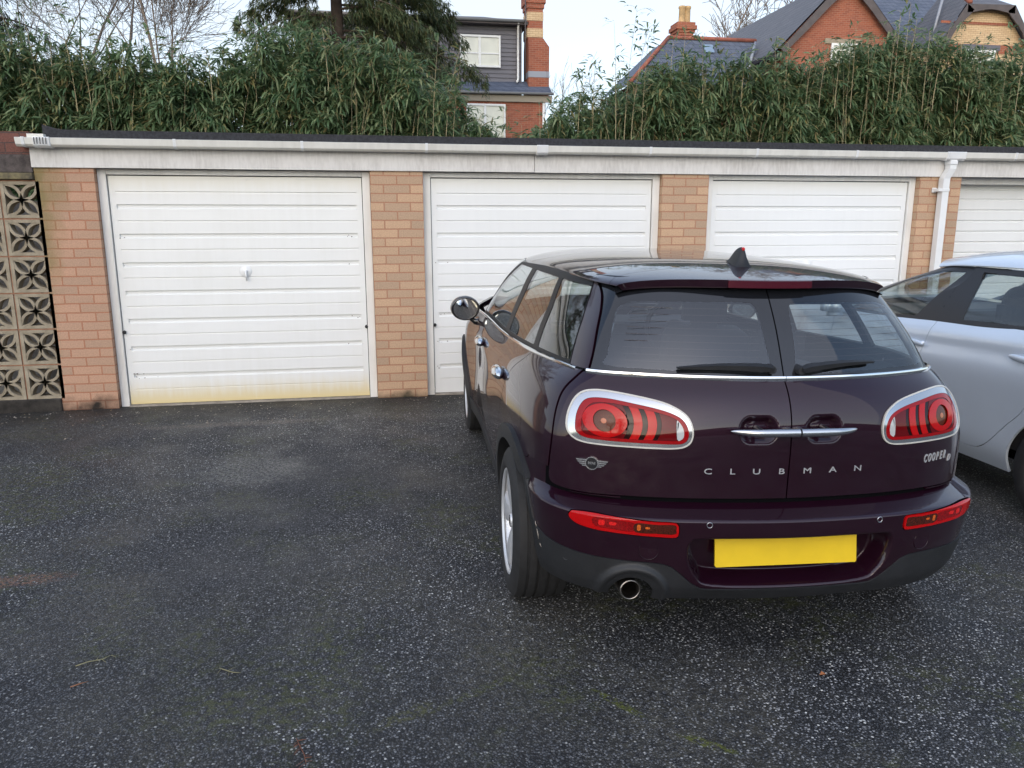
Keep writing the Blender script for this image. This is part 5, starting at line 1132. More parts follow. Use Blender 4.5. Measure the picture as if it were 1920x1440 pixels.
for s in (-1, 1):
    for nm, poly, hv in (('side_door', REARDOOR, 1.225), ('side_door', FRONTDOOR, 2.19)):
        d = thing('side_door', None, None); d.parent = car
        part('door_panel', sideL, M_PAINT, d, band(poly, 0, s), lip=.012)
        # chrome oval handle
        k = np.argmin(np.abs(LP[95, :, 1]-hv)+(LP[95, :, 0]*s < 0)*9); uu = LP[95, k, 0]
        mb = MB(); V = []; F = []; K = 18
        for i in range(K+1):
            t = i/K*2-1; e = math.sqrt(max(0, 1-t*t)); y = hv+.11*t
            for j in range(12):
                a = 2*math.pi*j/12; V.append((uu+s*(.018+.030*e*math.cos(a)), y, .868+.030*e*math.sin(a)))
        for i in range(K):
            for j in range(12): F.append((i*12+j, (i+1)*12+j, (i+1)*12+(j+1) % 12, i*12+(j+1) % 12)[::(1 if s > 0 else -1)])
        mb.add(V, F, 0, True)
        mb.build('door_handle', M_CHROME, d, smooth_all=True)
    # waist strip along the side
    k0 = len(_tt)-1; row = LP[-1, k0:] if s > 0 else LP[-1, :k0+1][::-1]
    sel = [p_ for p_, t_ in zip(row, _tt) if t_ > .80 and p_[1] < 2.98]
    pts = np.array(sel); pts = pts[(pts[:, 1] > .40)]
    tg = np.gradient(pts, axis=0); nn = np.stack([tg[:, 1], -tg[:, 0], 0*tg[:, 0]], 1)*(1 if s > 0 else -1); nn /= np.linalg.norm(nn, axis=1, keepdims=True)
    V = []; F = []
    for p_, n_ in zip(pts, nn):
        for a, b in prof: V.append(p_+n_*a*.8+np.array([0, 0, b*.68]))
    for i in range(len(pts)-1):
        for j in range(6):
            f_ = (i*6+j, i*6+(j+1) % 6, (i+1)*6+(j+1) % 6, (i+1)*6+j); F.append(f_ if s > 0 else f_[::-1])
    F += [tuple(range(6)), tuple(range(len(V)-6, len(V)))[::-1]]
    MB().add(V, F, 0, True).build('chrome_strip', M_CHROME, car, auto=40)
    # arch trims, sill
    for a, b in WHEELS:
        part('wheel_arch_trim', sideL, M_CLAD, car, [sgn(s), lambda X: .412-np.hypot(X[:, 1]-a, X[:, 2]-b), lambda X: np.hypot(X[:, 1]-a, X[:, 2]-b)-.352, lambda X: X[:, 2]-.262, lambda X: .8-np.abs(X[:, 1]-a), (lambda X: np.maximum(X[:, 2]-.602, X[:, 1]-a)) if a < 2 else (lambda X: 1+0*X[:, 1])], off=.020, lip=.06)
    part('sill_trim', sideL, M_CLAD, car, [sgn(s), lambda X: .3505-X[:, 2], lambda X: X[:, 1]-1.12, lambda X: 3.06-X[:, 1]], off=.008, lip=.05)
    # inner arches
    for a, b in WHEELS:
        mb = MB(); V = []; F = []
        for i in range(25):
            t = rad(2+176*i/24); y, z = a+.39*math.cos(t), b+.39*math.sin(t); V += [(s*.81, y, z), (s*.55, y, z)]
        F = [(2*i, 2*i+1, 2*i+3, 2*i+2) for i in range(24)]; mb.add(V, F)
        mb.add([(s*.56, a-.45, .33), (s*.56, a+.45, .33), (s*.56, a+.45, .8), (s*.56, a-.45, .8)], [(0, 1, 2, 3)]); mb.build('wheel_well', M_DARK, car)
# --- glasshouse
sideG = pick(GRN, (np.abs(GRN.X[:, 6]) > .45))
under = lambda X: roof_edge(np.clip(X[:, 1], .3, 2.8))+.004-X[:, 2]
line = lambda pts: (lambda w_: np.interp(w_, [p[1] for p in pts], [p[0] for p in pts]))
D_ = line([(.502, 1.03), (.600, 1.19), (.712, 1.33)]); C_ = line([(.905, 1.02), (.99, 1.197), (1.135, 1.335)]); B_ = line([(1.72, 1.02), (1.74, 1.2), (1.83, 1.33)])
A_ = line([(2.98, 1.02), (2.62, 1.20), (2.30, 1.335)])
for s in (-1, 1):
    part('pillar', sideG, M_PAINT, car, [sgn(s), lambda X: -in_doorG(X)-.003, lambda X: D_(X[:, 7])-X[:, 1], lambda X: X[:, 7]-1.034, lambda X: 1.0-X[:, 1]], lip=.012)
    top = lambda X: 1.312-X[:, 7]; bot = lambda X: X[:, 7]-1.045
    win = [(lambda X: X[:, 1]-D_(X[:, 7])-.006, lambda X: C_(X[:, 7])-.02-X[:, 1]), (lambda X: X[:, 1]-C_(X[:, 7])-.055, lambda X: B_(X[:, 7])-.05-X[:, 1]), (lambda X: X[:, 1]-B_(X[:, 7])-.075, lambda X: A_(X[:, 7])-.03-X[:, 1])]
    for c1, c2 in win: part('side_window', sideG, M_SGLASS, car, [sgn(s), top, bot, c1, c2], off=0, lip=0)
    part('window_frame', sideG, mat('satin_window_frame', (.008, .008, .009), rough=.45, spec=.22), car, [sgn(s), lambda X: X[:, 1]-D_(X[:, 7])-.002, lambda X: np.maximum(np.maximum(-top(X), -bot(X)), -np.max([np.min([c1(X), c2(X)], 0) for c1, c2 in win], 0)), lambda X: A_(X[:, 7])+.03-X[:, 1], under], off=.002, lip=.015)
part('windscreen', GRN, M_WGLASS, car, [lambda X: X[:, 1]-A_(X[:, 7])-.03, lambda X: X[:, 7]-1.06, lambda X: 1.34-X[:, 7]], lip=0)
part('windscreen_frame', GRN, M_GLOSSK, car, [lambda X: X[:, 1]-A_(X[:, 7])-.03, lambda X: np.maximum(1.06-X[:, 7], X[:, 7]-1.34), under], lip=.01)
# --- roof and spoiler
_x = np.sin(np.linspace(-math.pi/2, math.pi/2, 151)); RP = mini_roof(_x, np.concatenate([np.linspace(0, .03, 8)[:-1], np.linspace(.03, 1, 150)])); ROOF = grid_patch(RP, np.zeros(RP.shape[:2]+(2,)))
spl = lambda X: .60-.19*np.clip(1-(np.abs(X[:, 0])/.53)**2.0, -1, 1)*-.55+.03*0-X[:, 1]      # rear panel of the roof
spl = lambda X: np.interp(np.abs(X[:, 0]), [0, .09, .25, .367, .475, .52, .537, .6], [.655, .638, .616, .602, .603, .595, .575, .50])-X[:, 1]
part('roof', ROOF, M_PAINT, car, [lambda X: -spl(X)-.0025], lip=.02)
part('roof_seal', ROOF, M_DARK, car, [lambda X: .02-np.abs(spl(X)), lambda X: .50-np.abs(X[:, 0])], off=-.006, lip=0)
sp = part('spoiler', ROOF, M_PAINT, car, [spl], lip=.030)
# underside return of the spoiler
V = []; F = []
for i in range(0, 151, 3):
    p = RP[0, i]; V += [p+np.array([0, 0, -.030]), p+np.array([0, .16, -.038])]
F = [(2*i, 2*i+2, 2*i+3, 2*i+1)[::-1] for i in range(len(V)//2-1)]
MB().add(V, F, 0, True).build('spoiler_lining', M_GLOSSK, car)
# high brake lamp in the spoiler edge
V = []; F = []
ids = [i for i in range(151) if abs(RP[0, i, 0]) < .165]
for i in ids:
    p = RP[0, i]; V += [p+np.array([0, -.0045, -.028]), p+np.array([0, -.0045, -.002]), p+np.array([0, .012, .0025])]
F = []
for i in range(len(ids)-1):
    for j in range(2): F.append((i*3+j, (i+1)*3+j, (i+1)*3+j+1, i*3+j+1))
F += [(0, 1, 2), (len(V)-1, len(V)-2, len(V)-3)]
MB().add(V, F, 0, True).build('brake_light', mat('dull_red_lens', (.060, .004, .012), rough=.14, spec=.1, coat=1), car, auto=40)
# roof aerial fin
fin = thing('aerial', None, None); fin.parent = car
mb = MB(); V = []; F = []; K = 14; z0 = 1.396
for i in range(K+1):
    t = i/K; y = .615+.17*t
    hgt = .068*(sstep(0, .10, t))*(1-sstep(.12, 1, t))**.8 if t > 0 else 0
    wd = .030*(1-.72*t**1.6)
    zz = z0+.018*t
    for a, b in ((-1, 0), (-.82, .25), (-.45, .62), (-.22, .95), (0, 1), (.22, .95), (.45, .62), (.82, .25), (1, 0)): V.append((a*wd, y, zz-.004+b*(hgt+.010*math.sin(math.pi*min(1, t*1.05)))))
for i in range(K):
    for j in range(8): F.append((i*9+j, i*9+j+1, (i+1)*9+j+1, (i+1)*9+j)[::-1])
F.append(tuple(range(9))); mb.add(V, F, 0, True); mb.build('fin', M_CLAD, fin, smooth_all=True)
mb = MB(); bm = bmesh.new(); bmesh.ops.create_uvsphere(bm, u_segments=10, v_segments=6, radius=1)
mb.bm(bm, 0, True, Matrix.Translation((0, .637, 1.461)) @ Matrix.Diagonal((.006, .014, .008, 1))); mb.build('fin_tip', mat('red_plastic', (.5, .01, .012), rough=.3), fin)
# --- bonnet and nose (mostly out of sight)
bx = np.linspace(-1, 1, 40); bs = np.linspace(0, 1, 40); X_, S_ = np.meshgrid(bx, bs)
Vv = 2.95+.33*(1-np.abs(X_)**2.2)*(1-S_)+S_*(1.22-.30*np.abs(X_)**3); Uu = X_*(.80-.10*S_**2)
Ww = .955+.085*(1-np.abs(X_)**3)*(1-.3*S_)-.06*S_**2.5
part('bonnet', grid_patch(np.stack([Uu, Vv, Ww], -1), np.zeros(X_.shape+(2,))), M_PAINT, car, lip=.03)
for s in (-1, 1):
    mb = MB(); Mx = Matrix.Translation((s*.62, 4.03, .76)) @ Matrix.Rotation(rad(-80), 4, 'X') @ Matrix.Rotation(rad(s*20), 4, 'Y')
    mb.lathe([(0, .045), (.05, .04), (.10, .015), (.115, -.02)], 28, Mx).lathe([(.112, -.03), (.118, .012), (.130, .006), (.134, -.03)], 28, Mx, mi=1); mb.build('headlight', [M_CLEAR, M_CHROME], car)
# --- mirrors
for s in (-1, 1):
    mr = thing('door_mirror', None, None); mr.parent = car
    cx, cy, cz = s*.955, 2.76, .998
    tilt = Matrix.Translation((cx, cy, cz)) @ Matrix.Rotation(rad(s*-3), 4, 'Z') @ Matrix.Rotation(rad(96), 4, 'X')
    mb = MB(); Sx = Matrix.Diagonal((1.10, .92, 1, 1))
    mb.lathe([(.072, .014), (.081, .018), (.086, .008), (.088, -.02), (.083, -.05), (.062, -.080), (.025, -.095), (0, -.098)], 32, tilt @ Sx); mb.build('mirror_shell', M_GLOSSK, mr, smooth_all=True)
    MB().lathe([(0, .010), (.073, .0105)], 32, tilt @ Sx).build('mirror_glass', mat('mirror', (.8, .85, .86), rough=.01, metal=1), mr)
    MB().tube([(cx-s*.035, cy+.06, cz-.060), (cx-s*.07, cy+.06, cz-.095), (s*.80, cy+.04, .915)], [.022, .020, .03], 10).build('mirror_arm', M_GLOSSK, mr)
# --- wheels
def wheel(x, y, z, s, R=.318, rr_=.221, wd=.225, parent=None, spokes=5, steer=0):
    w_ = thing('wheel', None, None); w_.parent = parent; w_.location = (x, y, z); w_.rotation_euler = (0, 0, steer)
    Mx = Matrix.Rotation(rad(90*s), 4, 'Y')     # local z -> outward
    h = wd/2; prof = [(rr_-.004, -h+.012), (rr_+.004, -h), (rr_+.035, -h-.006), (R-.025, -h+.004), (R-.008, -h+.016)]
    g = .006
    for c_ in (-.062, -.022, .022, .062):
        prof += [(R-abs(c_)*.06, c_-g), (R-.009, c_-g+.001), (R-.009, c_+g-.001), (R-abs(c_)*.06, c_+g)]
    prof += [(R-.008, h-.016), (R-.025, h-.004), (R-.05, h+.004), (rr_+.030, h+.006), (rr_+.012, h+.003), (rr_+.002, h-.004), (rr_-.004, h-.012)]
    t = MB().lathe(prof, 72, Mx).build('tyre', M_RUB, w_, auto=35)
    mb = MB(); mb.lathe([(rr_-.006, -h+.02), (rr_-.03, -h+.05), (rr_-.03, h-.06), (rr_-.014, h-.03), (rr_-.006, h-.012), (rr_+.0015, h-.006), (rr_+.001, h-.002), (rr_-.006, h-.003), (rr_-.014, h-.012)], 56, Mx)
    for k in range(spokes):
        a0 = 2*math.pi*k/spokes+.3; V = []; F = []; K = 10
        for i in range(K+1):
            q = i/K; r_ = .035+(rr_-.050)*q; wdt = .030+.030*q**1.5; hz = h-.030+.018*math.sin(q*2.2); a = a0+.10*math.sin(q*math.pi)
            cx_, sx_ = math.cos(a), math.sin(a)
            for e, dz in ((-1, -.022), (-.9, -.002), (-.35, .004), (.35, .004), (.9, -.002), (1, -.022)):
                V.append(Mx @ Vector((cx_*r_-sx_*wdt*e, sx_*r_+cx_*wdt*e, hz+dz)))
        for i in range(K):
            for j in range(5): F.append((i*6+j, (i+1)*6+j, (i+1)*6+j+1, i*6+j+1))
        mb.add(V, F, 0, True)
    mb.lathe([(0, h-.012), (.026, h-.013), (.030, h-.02), (.052, h-.024), (.058, h-.05)], 28, Mx)
    mb.build('rim', M_RIM, w_, auto=40)
    MB().lathe([(0, h-.075), (rr_-.045, h-.075), (rr_-.045, h-.09)], 32, Mx).build('brake_disc', mat('brake_steel', (.10, .095, .09), rough=.45, metal=.8), w_)
    MB().lathe([(0, h-.0105), (.022, h-.0115), (.026, h-.0135)], 24, Mx).build('hub_cap', M_GLOSSK, w_)
    return w_
for s in (-1, 1):
    for k, (a, b) in enumerate(WHEELS): wheel(s*.790, a, .318-.004, s, parent=car)
# --- inside
mb = MB(); mb.box(-.70, .70, .45, 3.0, .36, .40); mb.build('cabin_floor', M_INT, car)
part('cabin_lining', LOW, M_INT, car, [lambda X: X[:, 2]-.40, lambda X: 2.9-X[:, 1], lambda X: X[:, 7]-.40], off=-.055, lip=0)
part('headlining', ROOF, M_INT, car, [lambda X: X[:, 1]-.66], off=-.035, lip=0)
mb = MB(); mb.box(-.72, .72, .46, .98, .80, .83, 0, .01); mb.build('parcel_shelf', M_INT, car)
def seat(x0, x1, y, top, hr):
    s_ = thing('seat', None, None); s_.parent = car
    mb = MB(); bm = bmesh.new(); bmesh.ops.create_cube(bm, size=1); bmesh.ops.bevel(bm, geom=bm.edges[:], offset=.16, segments=4, affect='EDGES', profile=.6)
    mb.bm(bm, 0, True, Matrix.Translation(((x0+x1)/2, y, (top+.45)/2)) @ Matrix.Rotation(rad(12), 4, 'X') @ Matrix.Diagonal((x1-x0, .18, top-.45, 1))); mb.build('backrest', M_INT, s_)
    for hx in hr:
        mb = MB(); bm = bmesh.new(); bmesh.ops.create_cube(bm, size=1); bmesh.ops.bevel(bm, geom=bm.edges[:], offset=.22, segments=4, affect='EDGES')
        mb.bm(bm, 0, True, Matrix.Translation((hx, y-.02, top+.09)) @ Matrix.Diagonal((.25, .11, .18, 1))); mb.tube([(hx-.05, y, top-.02), (hx-.05, y, top+.05)], .006, 6).tube([(hx+.05, y, top-.02), (hx+.05, y, top+.05)], .006, 6); mb.build('headrest', M_INT, s_)
seat(-.64, .64, 1.12, .93, (-.40, .40)); seat(-.62, -.14, 1.98, .98, (-.37,)); seat(.14, .62, 1.98, .98, (.37,))
mb = MB(); mb.box(-.72, .72, 2.55, 3.05, .60, .93, 0, .04); mb.build('dashboard', M_INT, car)
mb = MB(); Mx = Matrix.Translation((.37, 2.44, .90)) @ Matrix.Rotation(rad(65), 4, 'X')
mb.lathe([(.185+.016*math.cos(a), .016*math.sin(a)) for a in np.linspace(0, 2*math.pi, 9)[:-1]], 36, Mx, closed=True)
mb.lathe([(0, .02), (.06, .018), (.07, 0)], 20, Mx); mb.box(.2, .54, 2.42, 2.45, .885, .915); mb.build('steering_wheel', M_INT, car, smooth_all=True)
# scuffs on the rear corner of the bumper trim
for pts_ in (((-.842, .470), (-.838, .452)), ((-.836, .443), (-.829, .405)), ((-.826, .392), (-.822, .378))):
    P_ = []
    for q in (0, .5, 1):
        u_ = pts_[0][0]+(pts_[1][0]-pts_[0][0])*q; w_ = pts_[0][1]+(pts_[1][1]-pts_[0][1])*q; i = int(np.argmin(np.abs(BP[:, 0, 2]-w_))); k0 = len(_tt)-1; seg = BP[i][k0-215:k0-60]; k = int(np.argmin(np.abs(seg[:, 0]-u_)+(seg[:, 1] > .9))); P_.append(seg[k]+np.array([-.0035, -.0035, 0]))
    MB().tube(P_, [.0008, .0016, .0008], 5).build('scuff', mat('pale_scuff', (.42, .38, .33), rough=.8), car)
# ---------------------------------------------------------------- silver hatchback on the right (v forward, u right, w up; v=0 at the rear wheel centre)
M_SIL = mat('silver_paint', (.60, .67, .76), rough=.36, metal=.35, coat=1, coat_rough=.03, vary=.02, vscale=3)
M_SATK = mat('satin_black_trim', (.016, .016, .019), rough=.38)
hb_ = thing('hatchback', 'silver five-door hatchback parked on the right, behind the dark estate car', 'car', (4.31, -3.65, -.055))
SWR = [.235, .32, .48, .66, .78, .845, .90, .965]
ST = [0, .45, .75, .98, 1.2, 1.6, 2.2, 3.0, 3.8, 4.35, 4.6, 4.9, 5.2, 5.5]
def srow(vr, hw, sh, nose):
    return [(0, vr), (.40, vr+.03), (.66, vr+.11), (hw-.06, vr+.25), (hw-.005, vr+.5), (hw, vr+.9), (hw, .9), (hw+.003, 1.5), (hw, 2.3), (hw-.03, 2.75), (hw-.12, 3.02), (hw-.30, 3.22), (.30, 3.36), (0, 3.40)]
SS = [srow(-.55, .835, 0, 0), srow(-.62, .868, 0, 0), srow(-.64, .878, 0, 0), srow(-.60, .880, 0, 0), srow(-.56, .874, 0, 0), srow(-.54, .858, 0, 0), srow(-.52, .850, 0, 0), srow(-.46, .792, 0, 0)]
_st = np.concatenate([np.linspace(0, 1.3, 60)[:-1], np.linspace(1.3, 5.5, 180)])
def belt_rise(v): return .062*sstep(1.9, .2, v)
Q = mirror_pos(skin(SS, SWR, ST, _st, np.linspace(.235, .965, 90))); ex = np.stack([np.broadcast_to(np.concatenate([-_st[1:][::-1], _st])[None], Q.shape[:2]), Q[..., 2].copy()], -1); Q[..., 2] += belt_rise(Q[..., 1])*sstep(.50, .965, ex[..., 1]); SLOW = grid_patch(Q, ex)
SGW = [.955, 1.08, 1.22, 1.335]; SGT = [0, .4, .62, .80, 1.0, 1.4, 1.9, 2.4, 2.9, 3.3, 3.7, 4.1, 4.4]
def sg(h, vr, va, vc): return [(0, vr), (.35*h/.78, vr+.03), (.58*h/.78, vr+.10), (h-.04, vr+.24), (h, vr+.5), (h+.005, .5), (h+.01, 1.0), (h+.005, va-.55), (h-.01, va-.25), (h-.05, va), (h-.2, va+.16), (.3, va+.26), (0, va+.3)]
SGS = [sg(.788, -.44, 2.35, 0), sg(.735, -.33, 1.98, 0), sg(.665, -.20, 1.60, 0), sg(.60, -.08, 1.27, 0)]
_gt = np.linspace(0, 4.4, 220); Q = mirror_pos(skin(SGS, SGW, SGT, _gt, np.linspace(.955, 1.335, 60))); ex = np.stack([np.broadcast_to(np.concatenate([-_gt[1:][::-1], _gt])[None], Q.shape[:2]), Q[..., 2].copy()], -1); Q[..., 2] += belt_rise(Q[..., 1])*(1-sstep(.955, 1.3, ex[..., 1])); SGR = grid_patch(Q, ex)
SWH = [(0., .285), (2.57, .285)]
sarch = lambda r: (lambda X: np.minimum(*[np.hypot(X[:, 1]-a, X[:, 2]-b)-r for a, b in SWH]))
RD = np.vstack([smooth_line([(.66, .312), (.55, .322), (.46, .380), (.35, .505), (.245, .615), (.17, .80), (.13, 1.2)], 5), [(1.07, 1.2)], smooth_line([(1.07, .98), (1.06, .90), (1.085, .80), (1.09, .70), (1.085, .45), (1.08, .312)], 5)])
FD = np.vstack([[(2.10, 1.2), (2.10, .5), (2.02, .312), (1.08, .312)], smooth_line([(1.08, .312), (1.085, .45), (1.09, .70), (1.085, .80), (1.06, .90), (1.07, .98)], 5), [(1.07, 1.2)]])
part('body', SLOW, M_SIL, hb_, [lambda X: -sdf(RD, vw0(X))-.0022, lambda X: -sdf(FD, vw0(X))-.0022, sarch(.335)], lip=.015)
part('door_seal', SLOW, M_DARK, hb_, [lambda X: .02-np.minimum(np.abs(sdf(RD, vw0(X))), np.abs(sdf(FD, vw0(X)))), sarch(.36), lambda X: X[:, 2]-.26], off=-.012, lip=0)
for s in (-1, 1):
    for poly, hv in ((RD, .28), (FD, 1.17)):
        d = thing('side_door', None, None); d.parent = hb_
        part('door_panel', SLOW, M_SIL, d, [sgn(s), lambda X: sdf(poly, vw0(X))-.0022], lip=.012)
        i_ = int((.835-.235)/.73*89); row = SLOW.X.reshape(90, -1, 8)[i_]; k = np.argmin(np.abs(row[:, 1]-hv)+9*(row[:, 0]*s < 0)); uu = row[k, 0]; ww_ = row[k, 2]
        mb = MB(); V = []; F = []; K = 16
        for i in range(K+1):
            t = i/K*2-1; e = max(0, 1-abs(t)**3.2)**.5
            for j in range(10): a = 2*math.pi*j/10; V.append((uu+s*(.022+.012*e*math.cos(a)*s*s), hv+.11*t, ww_+.006*t+.019*e*math.sin(a)))
        for i in range(K):
            for j in range(10): F.append((i*10+j, (i+1)*10+j, (i+1)*10+(j+1) % 10, i*10+(j+1) % 10)[::(1 if s > 0 else -1)])
        mb.add(V, F, 0, True); mb.tube([(uu-s*.02, hv-.08, ww_), (uu+s*.02, hv-.08, ww_)], .013, 8).tube([(uu-s*.02, hv+.08, ww_), (uu+s*.02, hv+.08, ww_)], .013, 8); mb.build('door_handle', M_SIL, d, smooth_all=True)
ln = lambda pts: (lambda w_: np.interp(w_, [p[1] for p in pts], [p[0] for p in pts]))
DG_ = ln([(-.02, .955), (.10, 1.1), (.25, 1.30)]); BG = ln([(1.08, .955), (1.06, 1.335)]); AG = ln([(2.25, .96), (1.90, 1.09), (1.55, 1.22), (1.22, 1.335)])
BR, BF = ln([(.86, .955), (.92, 1.335)]), ln([(1.30, .955), (1.08, 1.30)])
for s in (-1, 1):
    tp = lambda X: np.interp(X[:, 1], [0, .4, 1.0, 1.3, 1.6, 1.85, 2.1], [1.255, 1.298, 1.305, 1.292, 1.215, 1.105, 1.0])-X[:, 7]; bt = lambda X: X[:, 7]-.985
    win = [(lambda X: X[:, 1]-DG_(X[:, 7])-.07, lambda X: BR(X[:, 7])-X[:, 1]), (lambda X: X[:, 1]-BF(X[:, 7]), lambda X: 2.05-X[:, 1])]
    for c1, c2 in win: part('side_window', SGR, M_SGLASS, hb_, [sgn(s), tp, bt, c1, c2], lip=0)
    tq = lambda X: np.interp(X[:, 1], [0, .4, 1.0, 1.3, 1.6, 1.85, 2.1, 2.3], [1.29, 1.33, 1.333, 1.325, 1.262, 1.165, 1.06, .97])-X[:, 7]
    part('window_frame', SGR, M_SATK, hb_, [sgn(s), tq, lambda X: X[:, 1]-DG_(X[:, 7])-.03, lambda X: np.maximum(np.maximum(-tp(X), -bt(X)), -np.max([np.min([c1(X), c2(X)], 0) for c1, c2 in win], 0)), lambda X: 2.28-X[:, 1], lambda X: -(.0022-np.abs(X[:, 1]-BG(X[:, 7])-(.20-.16*(X[:, 7]-.955)/.35)*0))], off=.002, lip=.012)
part('rear_pillar', SGR, M_SIL, hb_, [lambda X: DG_(X[:, 7])+.03-X[:, 1], lambda X: np.minimum(np.abs(X[:, 6])-.7, 1)], lip=.01)
part('rear_window', SGR, M_SGLASS, hb_, [lambda X: .69-np.abs(X[:, 6]), lambda X: 1.3-X[:, 7]], lip=0)
TQ = lambda X: np.interp(X[:, 1], [0, .4, 1.0, 1.3, 1.6, 1.85, 2.1, 2.3], [1.29, 1.33, 1.333, 1.325, 1.262, 1.165, 1.06, .97])-X[:, 7]
part('roof_side', SGR, M_SIL, hb_, [lambda X: -TQ(X), lambda X: np.minimum(4.15-np.abs(X[:, 6]), np.abs(X[:, 6])-.6)], lip=.0)
part('windscreen', SGR, M_WGLASS, hb_, [lambda X: np.abs(X[:, 6])-3.42], lip=0)
x_ = np.sin(np.linspace(-math.pi/2, math.pi/2, 80)); s__ = np.linspace(0, 1, 70); X_, S_ = np.meshgrid(x_, s__); Vv = -.12+.05*np.abs(X_)**2+S_*(1.70-.25*np.abs(X_)**2); hwv = .605+.012*np.sin(S_*3.14)-.03*sstep(.8, 1, S_)
crown = nat_spline([-.15, .2, .6, 1.0, 1.3, 1.6], np.array([[1.375], [1.425], [1.445], [1.442], [1.42], [1.37]]), Vv.ravel())[:, 0].reshape(Vv.shape); edge_ = nat_spline([-.15, .2, .6, 1.0, 1.3, 1.6], np.array([[1.315], [1.338], [1.345], [1.342], [1.325], [1.285]]), Vv.ravel())[:, 0].reshape(Vv.shape)
part('roof', grid_patch(np.stack([X_*hwv, Vv, edge_+(crown-edge_)*np.maximum(1-np.abs(X_)**2.4, 0)**.6], -1), np.zeros(X_.shape+(2,))), M_SIL, hb_, lip=.02)
X_, S_ = np.meshgrid(np.linspace(-1, 1, 30), np.linspace(0, 1, 30)); part('bonnet', grid_patch(np.stack([X_*(.76-.1*S_**2), 2.1+.28*(1-np.abs(X_)**2)+S_*(1.0-.25*np.abs(X_)**3), .97+.06*(1-np.abs(X_)**3)-.14*S_**1.8], -1), np.zeros(X_.shape+(2,))), M_SIL, hb_, lip=.02)
for s in (-1, 1):
    for a, b in SWH: wheel(s*.765, a, .300, s, R=.305, rr_=.20, wd=.195, parent=hb_, spokes=7)
    for a, b in SWH:
        mb = MB(); V = []
        for i in range(25): t = rad(5+170*i/24); V += [(s*.80, a+.37*math.cos(t), b+.37*math.sin(t)), (s*.5, a+.37*math.cos(t), b+.37*math.sin(t))]
        mb.add(V, [(2*i, 2*i+1, 2*i+3, 2*i+2) for i in range(24)]); mb.add([(s*.55, a-.4, .2), (s*.55, a+.4, .2), (s*.55, a+.4, .75), (s*.55, a-.4, .75)], [(0, 1, 2, 3)]); mb.build('wheel_well', M_DARK, hb_)
    mb = MB(); bm = bmesh.new(); bmesh.ops.create_cube(bm, size=1); bmesh.ops.bevel(bm, geom=bm.edges[:], offset=.25, segments=4, affect='EDGES'); mb.bm(bm, 0, True, Matrix.Translation((s*.93, 1.98, 1.0)) @ Matrix.Diagonal((.20, .12, .15, 1))); mb.tube([(s*.86, 2.0, .97), (s*.76, 2.02, .95)], .025, 8); mb.build('door_mirror', M_SIL, hb_)
MB().box(-.6, .6, -.50, 3.2, .23, .27).build('underbody', M_DARK, hb_)
part('cabin_lining', SLOW, M_INT, hb_, [lambda X: X[:, 2]-.35, lambda X: 2.2-X[:, 1]], off=-.06, lip=0)
MB().box(-.75, .75, 1.75, 2.35, .6, .975, 0, .05).build('dashboard', mat('grey_dash', (.06, .06, .062), rough=.6), hb_)
for x0, x1, y, tp_, hx in ((-.62, -.12, .95, .98, (-.37,)), (.12, .62, .95, .98, (.37,)), (-.62, .62, .05, .95, (-.38, .38))):
    s_ = thing('seat', None, None); s_.parent = hb_
    mb = MB(); bm = bmesh.new(); bmesh.ops.create_cube(bm, size=1); bmesh.ops.bevel(bm, geom=bm.edges[:], offset=.16, segments=4, affect='EDGES'); mb.bm(bm, 0, True, Matrix.Translation(((x0+x1)/2, y, (tp_+.4)/2)) @ Matrix.Rotation(rad(12), 4, 'X') @ Matrix.Diagonal((x1-x0, .18, tp_-.4, 1))); mb.build('backrest', M_INT, s_)
    for h_ in hx:
        mb = MB(); bm = bmesh.new(); bmesh.ops.create_cube(bm, size=1); bmesh.ops.bevel(bm, geom=bm.edges[:], offset=.22, segments=4, affect='EDGES'); mb.bm(bm, 0, True, Matrix.Translation((h_, y-.04, tp_+.08)) @ Matrix.Diagonal((.25, .11, .17, 1))); mb.build('headrest', M_INT, s_)
mb = MB(); Mx = Matrix.Translation((.37, 1.62, .97)) @ Matrix.Rotation(rad(65), 4, 'X'); mb.lathe([(.18+.015*math.cos(a), .015*math.sin(a)) for a in np.linspace(0, 2*math.pi, 9)[:-1]], 32, Mx, closed=True); mb.build('steering_wheel', M_INT, hb_, smooth_all=True)
# ---------------------------------------------------------------- litter on the tarmac
random.seed(3); mb = MB()
def flake(x, y, r, z=None):
    k = random.randint(4, 6); a0 = random.uniform(0, 6.28); e = random.uniform(.35, .8); ca, sa = math.cos(a0), math.sin(a0); z0 = gz(x)+.002
    V = []
    for t in range(k):
        a = 6.283*t/k; px, py = r*random.uniform(.7, 1.2)*math.cos(a), r*e*random.uniform(.7, 1.2)*math.sin(a); V.append((x+px*ca-py*sa, y+px*sa+py*ca, z0+random.uniform(0, r*.5)))
    mb.add(V, [tuple(range(k))])
for i in range(330): flake(random.uniform(-3.2, 1.2), -.04-random.expovariate(3.2), random.uniform(.004, .011))
for i in range(60): flake(random.uniform(-1.9, -.4), -.62-random.gauss(0, .05), random.uniform(.004, .010))
o_ = mb.build('leaf_litter', leaf_mat('litter', [(0, (.40, .34, .28)), (.4, (.50, .46, .40)), (.7, (.26, .19, .12)), (1, (.60, .56, .48))], trans=.1, rough=.8)); tag(o_, 'pale crumbs of dead leaf scattered along the foot of the garage doors', 'leaf litter', None, 'stuff')
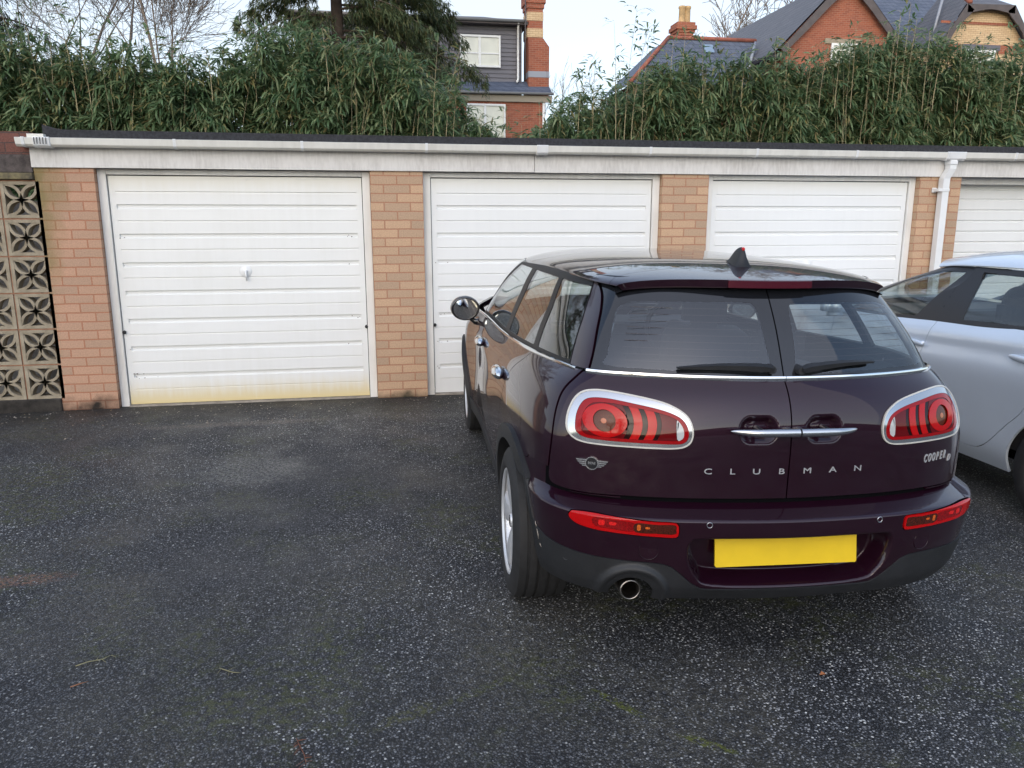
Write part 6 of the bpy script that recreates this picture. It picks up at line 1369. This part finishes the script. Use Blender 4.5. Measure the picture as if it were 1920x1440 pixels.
def sprig(label, pts, col, name, r=.0025, side=0, cat='twig'):
    mb = MB(); P = [Vector((x, y, gz(x)+.004+.004*(i % 2))) for i, (x, y) in enumerate(pts)]; mb.tube(P, [r]*(len(P)-1)+[r*.4], 5)
    rr_ = random.Random(len(label))
    for k in range(side):
        q = rr_.uniform(.1, 1)*(len(P)-1.001); i = int(q); b = P[i].lerp(P[i+1], q-i); d = (P[i+1]-P[i]).normalized(); n = Vector((-d.y, d.x, .15))*(1 if k % 2 else -1); e = b+(d*.5+n)*rr_.uniform(.012, .028); mb.tube([b, e], [r*.6, r*.3], 4)
    o = mb.build(name, mat('twig_'+cat+str(len(MATS)), col, rough=.9)); return tag(o, label, cat)
sprig('rusty brown fern sprig lying on the tarmac at the bottom of the picture', [(-.275, -4.72), (-.262, -4.76), (-.245, -4.80), (-.235, -4.85)], (.15, .06, .035), 'fern_sprig', .0016, 16, 'fern sprig')
sprig('pale lichen covered twig, leftmost on the open tarmac', [(-1.09, -4.175), (-1.05, -4.160), (-1.01, -4.145), (-.98, -4.125)], (.20, .19, .11), 'twig', .0022, 3)
sprig('pale forked twig lying right of the leftmost lichen covered twig', [(-.58, -4.28), (-.56, -4.30), (-.53, -4.315), (-.50, -4.33)], (.18, .17, .10), 'twig', .002, 3)
sprig('short rust brown needle just below the leftmost lichen covered twig', [(-1.06, -4.31), (-1.03, -4.30), (-1.01, -4.285)], (.24, .11, .06), 'pine_needle', .0022, 0, 'needle')
mb = MB(); x, y = 2.90, -3.63; mb.add([(x-.03, y, gz(x)+.004), (x-.005, y-.018, gz(x)+.010), (x+.032, y+.002, gz(x)+.004), (x+.002, y+.020, gz(x)+.016)], [(0, 1, 2, 3)]); tag(mb.build('fallen_leaf', mat('brown_leaf', (.13, .055, .030), rough=.9)), 'curled brown leaf on the tarmac right of the dark estate car', 'leaf')
mb = MB(); x, y = 1.52, -4.67; mb.add([(x-.012, y, gz(x)+.004), (x, y-.010, gz(x)+.008), (x+.014, y+.002, gz(x)+.004), (x+.002, y+.012, gz(x)+.010)], [(0, 1, 2, 3)]); tag(mb.build('fallen_leaf', mat('orange_leaf', (.30, .11, .04), rough=.9)), 'tiny orange leaf on the tarmac below the yellow number plate', 'leaf')
